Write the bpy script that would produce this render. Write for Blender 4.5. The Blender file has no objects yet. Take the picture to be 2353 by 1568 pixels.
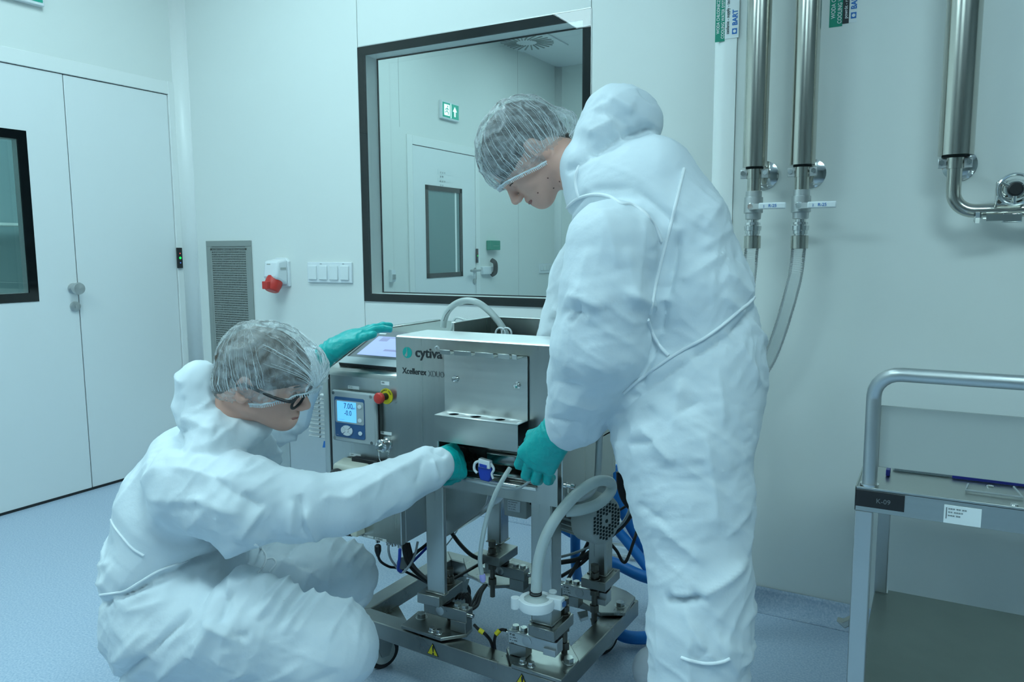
import bpy, math, random
import numpy as np
from mathutils import Vector, Matrix
from mathutils.bvhtree import BVHTree
random.seed(7)
S = bpy.context.scene
COL = S.collection
# ---------------------------------------------------------------- camera
F = 1765.0; CX = 1176.5; CY = 784.0; H = 1.23
_x = -np.array([-2060 - CX, 590 - CY, F]); _y = np.array([2164 - CX, 567 - CY, F])
_y /= np.linalg.norm(_y); _x -= _y * np.dot(_x, _y); _x /= np.linalg.norm(_x)
_z = np.cross(_x, _y)
R = np.array([_x, _y, _z])          # camera axes (right, down, forward) -> room axes
C = np.array([0.0, 0.0, H])
cam_d = bpy.data.cameras.new('camera'); cam = bpy.data.objects.new('camera', cam_d); COL.objects.link(cam)
cam_d.sensor_width = 36; cam_d.lens = 36 * F / 2353; cam_d.clip_start = 0.05
m = Matrix.Identity(4)
for i in range(3):
    m[i][0] = R[i][0]; m[i][1] = -R[i][1]; m[i][2] = -R[i][2]; m[i][3] = C[i]
cam.matrix_world = m
S.camera = cam
# ---------------------------------------------------------------- view and world
S.view_settings.view_transform = 'Standard'; S.view_settings.look = 'None'
S.view_settings.gamma = 1; S.view_settings.use_curve_mapping = False
S.view_settings.exposure = 1.17
w = bpy.data.worlds.new('world'); S.world = w; w.use_nodes = True
w.node_tree.nodes['Background'].inputs[0].default_value = (.45, .75, .85, 1)
w.node_tree.nodes['Background'].inputs[1].default_value = 0.25
TINT = (.62, .935, 1.0)              # colour of the clean room's lamps
# ceiling lamps: x0, x1, y0, y1, strength
ZC = 3.2
LAMPS = [(-2.95, -1.75, -.53, .07, 8.5), (-2.93, -1.73, 1.5, 2.1, 6.2),
         (.3, 1.5, -.2, .4, 8.5), (-1.2, .0, -2.2, -1.6, 4.5)]  # both added as fill: right side, and camera-facing side of the figures
FAR_LAMPS = [(-2.9, -1.7, 4.3, 4.9, 6.5), (-2.9, -1.7, 6.1, 6.7, 4.2)]

def at(u, v, X=None, Y=None, Z=None):
    w_ = R @ np.array([u - CX, v - CY, F])
    if X is not None: t = X / w_[0]
    elif Y is not None: t = Y / w_[1]
    else: t = (Z - H) / w_[2]
    return C + t * w_
def pd(u, v, d):
    """a point d metres in front of the viewpoint (depth along its axis)"""
    return C + R @ np.array([(u - CX) / F * d, (v - CY) / F * d, d])
# ---------------------------------------------------------------- materials
def rgb(c):
    return tuple(((x / 255) / 12.92 if x / 255 < .04045 else ((x / 255 + .055) / 1.055) ** 2.4) for x in c) + (1,)
def mat(name, col, rough=.5, metal=0., bump=0., scale=40., var=0., trans=0., emit=None, es=1., spec=.5, coat=0., stretch=None, detail=4, alpha=1., sss=0.):
    m_ = bpy.data.materials.new(name); m_.use_nodes = True
    nt = m_.node_tree; N = nt.nodes; L = nt.links; p = N['Principled BSDF']
    c = rgb(col) if max(col) > 1.01 else tuple(col) + (1,)
    p.inputs['Base Color'].default_value = c
    p.inputs['Roughness'].default_value = rough; p.inputs['Metallic'].default_value = metal
    p.inputs['Specular IOR Level'].default_value = spec
    p.inputs['Transmission Weight'].default_value = trans; p.inputs['Alpha'].default_value = alpha
    p.inputs['Coat Weight'].default_value = coat
    if sss: p.inputs['Subsurface Weight'].default_value = sss; p.inputs['Subsurface Radius'].default_value = (.02, .01, .006); p.inputs['Subsurface Scale'].default_value = .5
    if emit: p.inputs['Emission Color'].default_value = (rgb(emit) if max(emit) > 1.01 else tuple(emit) + (1,)); p.inputs['Emission Strength'].default_value = es
    tc = N.new('ShaderNodeTexCoord'); mp = N.new('ShaderNodeMapping'); L.new(tc.outputs['Object'], mp.inputs[0])
    if stretch: mp.inputs['Scale'].default_value = stretch
    no = N.new('ShaderNodeTexNoise'); no.inputs['Scale'].default_value = scale; no.inputs['Detail'].default_value = detail
    L.new(mp.outputs[0], no.inputs['Vector'])
    rv = N.new('ShaderNodeMapRange'); L.new(no.outputs['Fac'], rv.inputs[0])
    rv.inputs['To Min'].default_value = max(0, rough - .05 - var * .3); rv.inputs['To Max'].default_value = min(1, rough + .05 + var * .3)
    L.new(rv.outputs[0], p.inputs['Roughness'])
    if var:
        mx = N.new('ShaderNodeMix'); mx.data_type = 'RGBA'; mx.blend_type = 'MULTIPLY'
        mx.inputs[0].default_value = 1; mx.inputs['A'].default_value = c
        cr = N.new('ShaderNodeMapRange'); cr.inputs['To Min'].default_value = 1 - var; cr.inputs['To Max'].default_value = 1 + var * .5
        L.new(no.outputs['Fac'], cr.inputs[0]); L.new(cr.outputs[0], mx.inputs['B']); L.new(mx.outputs['Result'], p.inputs['Base Color'])
    if bump:
        b = N.new('ShaderNodeBump'); b.inputs['Strength'].default_value = bump; b.inputs['Distance'].default_value = .01
        L.new(no.outputs['Fac'], b.inputs['Height']); L.new(b.outputs[0], p.inputs['Normal'])
    return m_
M = {}
M['wall'] = mat('wall_paint', (.80, .83, .80), .42, var=.02, scale=3)
M['wall_trim'] = mat('cove_profile', (.86, .88, .86), .35)
M['door'] = mat('door_laminate', (.83, .86, .86), .45, var=.02, scale=2)
M['ceil'] = mat('ceiling_white', (.82, .84, .84), .6)
M['black'] = mat('black_glass_border', (.004, .006, .007), .08, spec=.6)
M['gasket'] = mat('black_gasket', (.012, .014, .016), .6)
M['steel'] = mat('brushed_steel', (.50, .52, .50), .30, 1, bump=.03, scale=60, var=.10, stretch=(1, 1, .04))
M['steel_h'] = mat('brushed_steel_flat', (.50, .52, .50), .32, 1, bump=.03, scale=60, var=.12, stretch=(.04, 1, 1))
M['flange'] = mat('painted_sheen_steel', (.95, .96, .95), .34, .6, var=.05, scale=12)  # base whitened so the colour carries the lamp sheen
M['rack'] = mat('rack_steel_lightened', (.66, .68, .66), .40, .95, bump=.03, scale=60, var=.12, stretch=(.04, 1, 1))  # base lightened to put the shelf's reflection into the colour
M['satin'] = mat('satin_steel', (.58, .60, .60), .42, 1, var=.06, scale=20)
M['chrome'] = mat('polished_steel', (.72, .73, .72), .12, 1)
M['darksteel'] = mat('worn_steel_plate', (.36, .37, .35), .30, 1, var=.25, scale=14)
M['pipe'] = mat('polished_pipe', (.56, .55, .50), .20, 1, bump=.02, scale=50, var=.12, stretch=(1, 1, .02))
M['bolt'] = mat('dark_bolt', (.16, .15, .13), .35, 1)
M['blackp'] = mat('black_plastic', (.012, .013, .015), .45)
M['cable'] = mat('black_cable', (.010, .010, .012), .5)
M['greycable'] = mat('grey_cable', (.35, .40, .42), .5)
M['cyan'] = mat('teal_print', (0, .38, .34), .5)
M['print'] = mat('black_print', (.02, .025, .03), .5)
M['greyprint'] = mat('grey_print', (.16, .18, .19), .5)
M['whitep'] = mat('white_plastic', (.80, .84, .86), .4)
M['cream'] = mat('cream_plastic', (.66, .66, .56), .45)
M['greyp'] = mat('grey_enamel', (.42, .45, .43), .45)
M['housing'] = mat('grey_housing', (.42, .47, .48), .5)
M['red'] = mat('red_plastic', (.62, .04, .03), .4)
M['yellow'] = mat('yellow_print', (.75, .62, .02), .5)
M['bluep'] = mat('blue_plastic', (.02, .06, .45), .4)
M['bluepanel'] = mat('blue_panel', (.04, .12, .28), .4)
M['hoseblue'] = mat('blue_hose', (.01, .20, .62), .45)
M['skin'] = mat('skin', (.74, .42, .33), .5, bump=.05, scale=60, var=.06, sss=.15)
M['lip'] = mat('lip', (.42, .17, .15), .5)
M['eye'] = mat('eye', (.05, .05, .05), .2)
M['mole'] = mat('mole', (.16, .06, .05), .6)
M['hair'] = mat('hair', (.055, .045, .038), .6, bump=.8, scale=90, var=.4, stretch=(1, 1, 3))
M['hair2'] = mat('hair_brown', (.09, .065, .045), .6, bump=.8, scale=90, var=.4, stretch=(1, 3, 1))
M['glove'] = mat('nitrile_glove', (.0, .42, .40), .42, bump=.35, scale=45, sss=0)
M['rubber'] = mat('black_rubber', (.015, .016, .018), .6)
M['grill'] = mat('grey_powder_coat', (.30, .33, .31), .5)
M['dark'] = mat('dark_void', (.01, .02, .02), .8)
M['green'] = mat('green_print', (.0, .28, .18), .5)
M['blueprint'] = mat('blue_print', (.02, .16, .50), .5)
M['paper'] = mat('white_sticker', (.80, .84, .84), .5)
M['silver'] = mat('silver_sticker', (.62, .66, .66), .35, .4)
M['purple'] = mat('purple_tip', (.45, .42, .85), .3)
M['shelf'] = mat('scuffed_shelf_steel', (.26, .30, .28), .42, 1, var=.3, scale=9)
M['acrylicblue'] = mat('blue_acrylic_edge', (.03, .04, .32), .3)
M['boot'] = mat('boot_cover', (.60, .64, .70), .6, bump=.3, scale=25)
M['lamp'] = mat('lamp_diffuser', (.9, .9, .9), .5, emit=TINT, es=1)
# blue speckled vinyl floor
fm = mat('speckled_vinyl', (.40, .58, .80), .30, spec=.35); M['floor'] = fm
nt = fm.node_tree; N = nt.nodes; L = nt.links; p = N['Principled BSDF']
tc = N.new('ShaderNodeTexCoord')
n1 = N.new('ShaderNodeTexNoise'); n1.inputs['Scale'].default_value = 160; n1.inputs['Detail'].default_value = 3
n2 = N.new('ShaderNodeTexVoronoi'); n2.inputs['Scale'].default_value = 110
n3 = N.new('ShaderNodeTexNoise'); n3.inputs['Scale'].default_value = 1.5
cr = N.new('ShaderNodeValToRGB'); cr.color_ramp.elements[0].position = .32; cr.color_ramp.elements[1].position = .68
cr.color_ramp.elements[0].color = (.32, .43, .575, 1); cr.color_ramp.elements[1].color = (.52, .595, .70, 1)
cr2 = N.new('ShaderNodeValToRGB'); cr2.color_ramp.elements[0].position = .05; cr2.color_ramp.elements[1].position = .16
cr2.color_ramp.elements[0].color = (.62, .66, .70, 1); cr2.color_ramp.elements[1].color = (1, 1, 1, 1)
mx = N.new('ShaderNodeMix'); mx.data_type = 'RGBA'; mx.blend_type = 'MULTIPLY'; mx.inputs[0].default_value = .6
for n_ in (n1, n2, n3): L.new(tc.outputs['Object'], n_.inputs['Vector'])
L.new(n1.outputs['Fac'], cr.inputs[0]); L.new(n2.outputs['Distance'], cr2.inputs[0])
L.new(cr.outputs[0], mx.inputs['A']); L.new(cr2.outputs[0], mx.inputs['B']); L.new(mx.outputs['Result'], p.inputs['Base Color'])
# white non-woven coverall cloth: crisp crumples
def cloth(name, col):
    m_ = mat(name, col, .62, spec=.3); nt = m_.node_tree; N = nt.nodes; L = nt.links; p = N['Principled BSDF']
    tc = N.new('ShaderNodeTexCoord')
    a = N.new('ShaderNodeTexNoise'); a.inputs['Scale'].default_value = 5; a.inputs['Detail'].default_value = 5; a.inputs['Distortion'].default_value = 1.2
    a.noise_type = 'RIDGED_MULTIFRACTAL'
    b = N.new('ShaderNodeTexNoise'); b.inputs['Scale'].default_value = 22; b.inputs['Detail'].default_value = 4
    L.new(tc.outputs['Object'], a.inputs['Vector']); L.new(tc.outputs['Object'], b.inputs['Vector'])
    bu = N.new('ShaderNodeBump'); bu.inputs['Strength'].default_value = .6; bu.inputs['Distance'].default_value = .02
    bv = N.new('ShaderNodeBump'); bv.inputs['Strength'].default_value = .4; bv.inputs['Distance'].default_value = .006
    L.new(a.outputs['Fac'], bu.inputs['Height']); L.new(b.outputs['Fac'], bv.inputs['Height'])
    mp = N.new('ShaderNodeMapping'); mp.inputs['Scale'].default_value = (1, 1, .28); mp.inputs['Rotation'].default_value = (.25, -.2, 0); L.new(tc.outputs['Object'], mp.inputs[0])
    c = N.new('ShaderNodeTexNoise'); c.noise_type = 'RIDGED_MULTIFRACTAL'; c.inputs['Scale'].default_value = 13; c.inputs['Detail'].default_value = 3; c.inputs['Distortion'].default_value = .8; L.new(mp.outputs[0], c.inputs['Vector'])
    bc = N.new('ShaderNodeBump'); bc.inputs['Strength'].default_value = .30; bc.inputs['Distance'].default_value = .008; L.new(c.outputs['Fac'], bc.inputs['Height'])
    L.new(bu.outputs[0], bc.inputs['Normal']); L.new(bc.outputs[0], bv.inputs['Normal']); L.new(bv.outputs[0], p.inputs['Normal'])
    return m_
M['cloth'] = cloth('coverall_cloth', (.74, .81, .86))
def see(name, tint, gl_rough=.0, opac=0., diff=(.8, .85, .85)):
    """glass-like: clear sheet with real surface reflection; opac adds a milky share"""
    m_ = bpy.data.materials.new(name); m_.use_nodes = True; nt = m_.node_tree; N = nt.nodes; L = nt.links
    N.remove(N['Principled BSDF']); out = N['Material Output']
    t = N.new('ShaderNodeBsdfTransparent'); t.inputs[0].default_value = tuple(tint) + (1,)
    g = N.new('ShaderNodeBsdfGlossy'); g.inputs['Roughness'].default_value = gl_rough; g.inputs[0].default_value = (1, 1, 1, 1)
    fr = N.new('ShaderNodeFresnel'); fr.inputs[0].default_value = 1.5
    mx_ = N.new('ShaderNodeMixShader'); L.new(fr.outputs[0], mx_.inputs[0]); L.new(t.outputs[0], mx_.inputs[1]); L.new(g.outputs[0], mx_.inputs[2])
    last = mx_
    if opac:
        dd = N.new('ShaderNodeBsdfPrincipled'); dd.inputs['Base Color'].default_value = tuple(diff) + (1,); dd.inputs['Roughness'].default_value = .3
        m2 = N.new('ShaderNodeMixShader'); m2.inputs[0].default_value = opac
        L.new(mx_.outputs[0], m2.inputs[1]); L.new(dd.outputs[0], m2.inputs[2]); last = m2
    L.new(last.outputs[0], out.inputs[0]); return m_
M['glass'] = see('window_glass', (.93, .985, .975))
M['hose'] = see('milky_tubing', (.95, .99, .98), .15, .55, (.80, .87, .85))
M['clearhose'] = see('clear_ribbed_hose', (.97, .98, .98), .3, .10, (.7, .75, .76))
M['acrylic'] = see('clear_acrylic', (.92, .96, .97), .05, .12, (.5, .6, .65))
# bouffant cap: thin pleated gauze
def net(name, dens):
    m_ = see(name, (.97, .98, .98), .4, .5, (.80, .86, .88)); nt = m_.node_tree; N = nt.nodes; L = nt.links
    tc = N.new('ShaderNodeTexCoord'); n_ = N.new('ShaderNodeTexNoise'); n_.inputs['Scale'].default_value = 30; n_.inputs['Detail'].default_value = 6
    n_.inputs['Distortion'].default_value = 1.5
    L.new(tc.outputs['Object'], n_.inputs['Vector'])
    mr = N.new('ShaderNodeMapRange'); mr.inputs['From Min'].default_value = .3; mr.inputs['From Max'].default_value = .75
    mr.inputs['To Min'].default_value = dens - .12; mr.inputs['To Max'].default_value = dens + .25
    L.new(n_.outputs['Fac'], mr.inputs[0])
    for nd in list(N):
        if nd.type == 'MIX_SHADER' and not nd.inputs[0].is_linked: L.new(mr.outputs[0], nd.inputs[0])
        if nd.type == 'FRESNEL': nd.inputs[0].default_value = 1.08
    return m_
M['net'] = net('cap_gauze', .20)
M['piping'] = mat('white_piping', (.88, .92, .95), .5)
M['rearwall'] = mat('darkened_unseen_wall', (.26, .30, .30), .5)  # unseen walls coloured dark so glass and steel reflect less light
M['pleat'] = mat('cap_pleat', (.70, .76, .78), .6)
M['band'] = mat('cap_elastic', (.78, .84, .87), .6)
def lit(name, col, es):
    return mat(name, (0.02, .02, .02), .4, emit=col, es=es)
M['lcd'] = lit('lit_display', (.10, .45, .95), .62)
M['screen'] = lit('lit_touchscreen', (.30, .46, .85), .55)
M['signgreen'] = lit('lit_sign_green', (.0, .30, .22), .5)
M['signwhite'] = lit('lit_sign_white', (.55, .9, 1.0), .9)
M['led'] = lit('green_led', (.0, .8, .1), .7)
M['ledred'] = lit('red_led', (.5, .08, .08), .6)
M['ledblue'] = lit('blue_led', (.05, .15, .5), .6)
# ---------------------------------------------------------------- object helpers
def link(o, parent=None):
    COL.objects.link(o)
    if parent is not None: o.parent = parent
    return o
def tag(o, label=None, cat=None, group=None, kind=None):
    if label: o['label'] = label
    if cat: o['category'] = cat
    if group: o['group'] = group
    if kind: o['kind'] = kind
    return o
def thing(name, label, cat, group=None):
    o = bpy.data.objects.new(name, None); o.empty_display_size = .05
    return tag(link(o), label, cat, group)
class MB:
    def __init__(s): s.v = []; s.f = []
    def add(s, v, f):
        n = len(s.v); s.v += [tuple(float(c) for c in x) for x in v]; s.f += [tuple(i + n for i in q) for q in f]; return s
    def box(s, x0, x1, y0, y1, z0, z1):
        x0, x1 = sorted((x0, x1)); y0, y1 = sorted((y0, y1)); z0, z1 = sorted((z0, z1))
        v = [(x, y, z) for z in (z0, z1) for y in (y0, y1) for x in (x0, x1)]
        return s.add(v, [(0, 2, 3, 1), (4, 5, 7, 6), (0, 1, 5, 4), (2, 6, 7, 3), (0, 4, 6, 2), (1, 3, 7, 5)])
    def prism(s, pts, off):
        """closed polygon pts pushed along off"""
        n = len(pts); a = [np.array(q, float) for q in pts]; b = [q + np.array(off) for q in a]
        fs = [tuple(range(n))[::-1], tuple(range(n, 2 * n))] + [(i, (i + 1) % n, n + (i + 1) % n, n + i) for i in range(n)]
        return s.add(a + b, fs)
    def ring(s, pts, rad, n=12, cap=True, close=False):
        """tube through pts; rad number or list"""
        P = [np.array(q, float) for q in pts]; k = len(P)
        rs = rad if hasattr(rad, '__len__') else [rad] * k
        vs = []; up = None
        for i in range(k):
            if close: t = P[(i + 1) % k] - P[i - 1]
            else: t = P[min(i + 1, k - 1)] - P[max(i - 1, 0)]
            t = t / (np.linalg.norm(t) + 1e-12)
            if up is None:
                up = np.array([0, 0, 1.]) if abs(t[2]) < .9 else np.array([1., 0, 0])
            a = up - t * np.dot(up, t); a /= np.linalg.norm(a) + 1e-12; b = np.cross(t, a); up = a
            vs += [P[i] + rs[i] * (math.cos(q) * a + math.sin(q) * b) for q in [2 * math.pi * j / n for j in range(n)]]
        fs = []
        for i in range(k if close else k - 1):
            i2 = (i + 1) % k
            for j in range(n): fs.append((i * n + j, i * n + (j + 1) % n, i2 * n + (j + 1) % n, i2 * n + j))
        if cap and not close: fs += [tuple(range(n))[::-1], tuple(range((k - 1) * n, k * n))]
        return s.add(vs, fs)
    def cyl(s, a, b, r, r2=None, n=20): return s.ring([a, b], [r, r if r2 is None else r2], n)
    def hexa(s, a, b, r): return s.ring([a, b], r, 6)
    def lathe(s, a, axis, prof, n=28):
        """prof: (distance along axis, radius)"""
        a = np.array(a, float); ax = np.array(axis, float); ax /= np.linalg.norm(ax)
        up = np.array([0, 0, 1.]) if abs(ax[2]) < .9 else np.array([1., 0, 0])
        e1 = np.cross(ax, up); e1 /= np.linalg.norm(e1); e2 = np.cross(ax, e1)
        vs = []; fs = []; k = len(prof)
        for h, r in prof:
            vs += [a + ax * h + r * (math.cos(q) * e1 + math.sin(q) * e2) for q in [2 * math.pi * j / n for j in range(n)]]
        for i in range(k - 1):
            for j in range(n): fs.append((i * n + j, i * n + (j + 1) % n, (i + 1) * n + (j + 1) % n, (i + 1) * n + j))
        fs += [tuple(range(n))[::-1], tuple(range((k - 1) * n, k * n))]
        return s.add(vs, fs)
    def build(s, name, m_, parent=None, bevel=0., smooth=35, kind=None, label=None):
        me = bpy.data.meshes.new(name); me.from_pydata(s.v, [], s.f); me.update()
        me.materials.append(M[m_] if isinstance(m_, str) else m_)
        import bmesh
        b = bmesh.new(); b.from_mesh(me); bmesh.ops.recalc_face_normals(b, faces=b.faces); b.to_mesh(me); b.free()
        if smooth:
            me.polygons.foreach_set('use_smooth', [True] * len(me.polygons)); me.set_sharp_from_angle(angle=math.radians(smooth))
        o = bpy.data.objects.new(name, me); link(o, parent)
        if bevel:
            md = o.modifiers.new('bevel', 'BEVEL'); md.width = bevel; md.segments = 2; md.limit_method = 'ANGLE'; md.harden_normals = False
        if kind: o['kind'] = kind
        if label: o['label'] = label
        return o
def box(name, m_, x0, x1, y0, y1, z0, z1, parent=None, bevel=.002, kind=None, label=None):
    return MB().box(x0, x1, y0, y1, z0, z1).build(name, m_, parent, bevel, kind=kind, label=label)
def smooth_path(pts, n=8):
    P = [np.array(q, float) for q in pts]; P = [2 * P[0] - P[1]] + P + [2 * P[-1] - P[-2]]; out = []
    for i in range(1, len(P) - 2):
        for j in range(n):
            t = j / n
            out.append(.5 * (2 * P[i] + (P[i + 1] - P[i - 1]) * t + (2 * P[i - 1] - 5 * P[i] + 4 * P[i + 1] - P[i + 2]) * t * t + (3 * P[i] - P[i - 1] - 3 * P[i + 1] + P[i + 2]) * t ** 3))
    out.append(P[-2]); return out
def tube(name, m_, pts, r, parent=None, n=12, sub=8, label=None):
    return MB().ring(smooth_path(pts, sub), r, n).build(name, m_, parent, smooth=60, label=label)
def text(name, s_, size, origin, right, up, m_, parent=None, align='LEFT', bold=0., xs=1., thick=.0004, label=None):
    """flat lettering lying on a surface; origin = baseline start"""
    c = bpy.data.curves.new(name, 'FONT'); c.body = s_; c.size = size; c.align_x = align; c.extrude = thick / 2; c.offset = bold * size
    c.resolution_u = 3
    t = bpy.data.objects.new('tmp', c); me = bpy.data.meshes.new_from_object(t); bpy.data.objects.remove(t); bpy.data.curves.remove(c)
    me.name = name; me.materials.clear(); me.materials.append(M[m_] if isinstance(m_, str) else m_)
    r_ = Vector(right).normalized(); u_ = Vector(up); u_ = (u_ - r_ * u_.dot(r_)).normalized(); n_ = r_.cross(u_)
    mm = Matrix.Identity(4)
    for i in range(3): mm[i][0] = r_[i] * xs; mm[i][1] = u_[i]; mm[i][2] = n_[i]; mm[i][3] = float(origin[i]) + n_[i] * thick
    me.transform(mm)
    o = bpy.data.objects.new(name, me); link(o, parent)
    if label: o['label'] = label
    return o
XA, YA, ZA = (1, 0, 0), (0, 1, 0), (0, 0, 1)
# ================================================================ the room
XL = -3.784; YB = 3.0; YS = 2.636; XS = -.70; XR = 3.2; YN = -4.6; YF = 7.85
ST = 'structure'
# floor of the near room, the far room and the space behind the left door
MB().box(XL - 2.6, XR, YN, YF + .2, -.05, 0).build('floor', 'floor', kind=ST, smooth=0)
MB().box(XL - 2.6, XR, YN, YF + .2, ZC, ZC + .05).build('ceiling', 'ceil', kind=ST, smooth=0)
# left wall: panels round the door opening
D0, D1, DT = 1.35, 2.905, 2.09        # double door y range and top
wl = MB().box(XL - .1, XL, YN, D0 - .07, 0, ZC).build('wall_left', 'wall', kind=ST)
box('wall_panel', 'wall', XL - .1, XL, D0 - .07, 2.942, DT + .07, ZC, wl, .001)
box('wall_panel', 'wall', XL - .1, XL, 3.06, YF, 0, ZC, wl, .001)
# door 1
d1 = MB().box(XL - .1, XL + .004, D1, 2.942, 0, DT + .07).box(XL - .1, XL + .004, D0 - .07, D0, 0, DT + .07).box(XL - .1, XL + .004, D0, D1, DT, DT + .07).build('door_1', 'wall_trim', kind=ST, bevel=.002)
split = 2.322
def leaf(y0, y1):
    return y0 + .003, y1 - .003
wy0, wy1, wz0, wz1 = 1.55, 2.126, .992, 1.793
y0, y1 = leaf(D0, split)
lf = MB().box(XL - .05, XL - .004, y0, wy0, .012, DT - .004).box(XL - .05, XL - .004, wy1, y1, .012, DT - .004) \
    .box(XL - .05, XL - .004, wy0, wy1, .012, wz0).box(XL - .05, XL - .004, wy0, wy1, wz1, DT - .004).build('door_leaf', 'door', d1)
y0b, y1b = leaf(split, D1)
box('door_leaf', 'door', XL - .05, XL - .004, y0b, y1b, .012, DT - .004, d1)
b_ = .042
MB().box(XL - .012, XL - .0015, wy0, wy1, wz0, wz0 + b_).box(XL - .012, XL - .0015, wy0, wy1, wz1 - b_, wz1) \
    .box(XL - .012, XL - .0015, wy0, wy0 + b_, wz0 + b_, wz1 - b_).box(XL - .012, XL - .0015, wy1 - b_, wy1, wz0 + b_, wz1 - b_).build('window_border', 'black', d1)
MB().box(XL - .05, XL - .047, wy0 + b_ - .015, wy1 - b_ + .015, wz0 + b_ - .015, wz1 - b_ + .015).build('rear_pane', 'glass', d1, smooth=0)
MB().box(XL - .009, XL - .006, wy0 + b_, wy1 - b_, wz0 + b_, wz1 - b_).build('front_pane', 'glass', d1, smooth=0)
MB().box(XL - .047, XL - .012, wy1 - b_ - .003, wy1 - b_ + .02, wz0, wz1).box(XL - .047, XL - .012, wy0, wy1, wz0 + b_ - .02, wz0 + b_ + .003) \
    .box(XL - .047, XL - .012, wy0, wy1, wz1 - b_ - .003, wz1 - b_ + .02).build('window_reveal', 'wall_trim', d1)
MB().lathe((XL - .004, 2.294, 1.046), XA, [(0, .026), (.008, .027), (.012, .016), (.03, .015), (.036, .028), (.05, .031), (.06, .028), (.064, .0)]).build('door_knob', 'satin', d1)
MB().lathe((XL - .004, 2.298, .955), XA, [(0, .026), (.008, .026), (.011, .02)]).ring([(XL + .007, 2.298, .962), (XL + .009, 2.298, .947)], .006, 8).build('lock_cover', 'satin', d1)
MB().box(XL - .06, XL - .002, D0, D1, 0, .013).build('bottom_seal', 'gasket', d1, smooth=0)
MB().box(XL - .055, XL - .012, split - .003, split + .003, .012, DT).box(XL - .055, XL - .012, D0, D1, DT - .004, DT).box(XL - .055, XL - .012, D1 - .003, D1, .012, DT).build('joint_seal', 'gasket', d1, smooth=0)
# corner cove between the left wall and the window wall (concave quarter round)
def cove(name, cx, cy, r, a0, a1, z0, z1, m_='wall_trim'):
    mb = MB(); n = 10; v = []
    for i in range(n + 1):
        a = math.radians(a0 + (a1 - a0) * i / n); v += [(cx + r * math.cos(a), cy + r * math.sin(a), z0), (cx + r * math.cos(a), cy + r * math.sin(a), z1)]
    mb.add(v, [(2 * i, 2 * i + 2, 2 * i + 3, 2 * i + 1) for i in range(n)])
    o = mb.build(name, m_, kind=ST, smooth=80); md = o.modifiers.new('s', 'SOLIDIFY'); md.thickness = .003; md.offset = 0; return o
cove('trim_1', XL + .06, 2.942 - .002, .06, 180, 90, 0, ZC)
# window wall
WX0, WX1, WZ0, WZ1 = -2.511, -1.292, .975, 2.197
wb = MB().box(XL + .056, WX0 - .0015, YB, YB + .1, 0, ZC).build('wall_back', 'wall', kind=ST, bevel=.001)
wb_p = [(WX0 + .0015, WX1 - .0015, 0, WZ0), (WX0 + .0015, WX1 - .0015, WZ1 + .003, ZC), (WX1 + .0015, XS + .05, 0, ZC)]
for a, b, c, d in wb_p: box('wall_panel', 'wall', a, b, YB, YB + .1, c, d, wb, .001)
MB().box(XL + .056, XS + .05, YB + .005, YB + .09, WZ1 + .1, ZC).box(XL + .056, XS + .05, YB + .005, YB + .09, 0, WZ0 - .1).build('joint_backing', 'gasket', wb, smooth=0)
b_ = .038; g = .012
w1 = MB().box(WX0, WX1, YB - .001, YB + .012, WZ0, WZ0 + b_).box(WX0, WX1, YB - .001, YB + .012, WZ1 - b_, WZ1).box(WX0, WX0 + b_, YB - .001, YB + .012, WZ0 + b_, WZ1 - b_) \
    .box(WX1 - b_, WX1, YB - .001, YB + .012, WZ0 + b_, WZ1 - b_).build('window_1', 'gasket', kind=ST)
MB().add([(WX0 + .001, YB - .003, WZ0 + .001), (WX1 - .001, YB - .003, WZ0 + .001), (WX1 - .001, YB - .003, WZ1 - .001), (WX0 + .001, YB - .003, WZ1 - .001)], [(0, 1, 2, 3)]).build('front_pane', 'glass', w1, smooth=0)
MB().add([(WX0 + b_, YB + .1, WZ0 + b_), (WX1 - b_, YB + .1, WZ0 + b_), (WX1 - b_, YB + .1, WZ1 - b_), (WX0 + b_, YB + .1, WZ1 - b_)], [(0, 1, 2, 3)]).build('rear_pane', 'glass', w1, smooth=0)
# reveal of the window and the dark rim round the rear pane
MB().box(WX0 + b_ - .012, WX0 + b_, YB + .012, YB + .1, WZ0 + b_, WZ1 - b_).box(WX1 - b_, WX1 - b_ + .012, YB + .012, YB + .1, WZ0 + b_, WZ1 - b_) \
    .box(WX0 + b_ - .012, WX1 - b_ + .012, YB + .012, YB + .1, WZ0 + b_ - .012, WZ0 + b_).box(WX0 + b_ - .012, WX1 - b_ + .012, YB + .012, YB + .1, WZ1 - b_, WZ1 - b_ + .012).build('window_reveal', 'wall_trim', w1, smooth=0)
MB().box(WX0 + b_, WX0 + b_ + .006, YB + .094, YB + .1, WZ0 + b_, WZ1 - b_).box(WX1 - b_ - .006, WX1 - b_, YB + .094, YB + .1, WZ0 + b_, WZ1 - b_) \
    .box(WX0 + b_, WX1 - b_, YB + .094, YB + .1, WZ0 + b_, WZ0 + b_ + .005).box(WX0 + b_, WX1 - b_, YB + .094, YB + .1, WZ1 - b_ - .006, WZ1 - b_).build('pane_seal', 'gasket', w1, smooth=0)
MB().box(WX0 - .002, WX0, YB - .003, YB, WZ0, WZ1).box(WX1, WX1 + .002, YB - .003, YB, WZ0, WZ1).box(WX0, WX1, YB - .003, YB, WZ1, WZ1 + .004).box(WX0, WX1, YB - .003, YB, WZ0 - .004, WZ0).build('bead', 'satin', w1, smooth=0)
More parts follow.
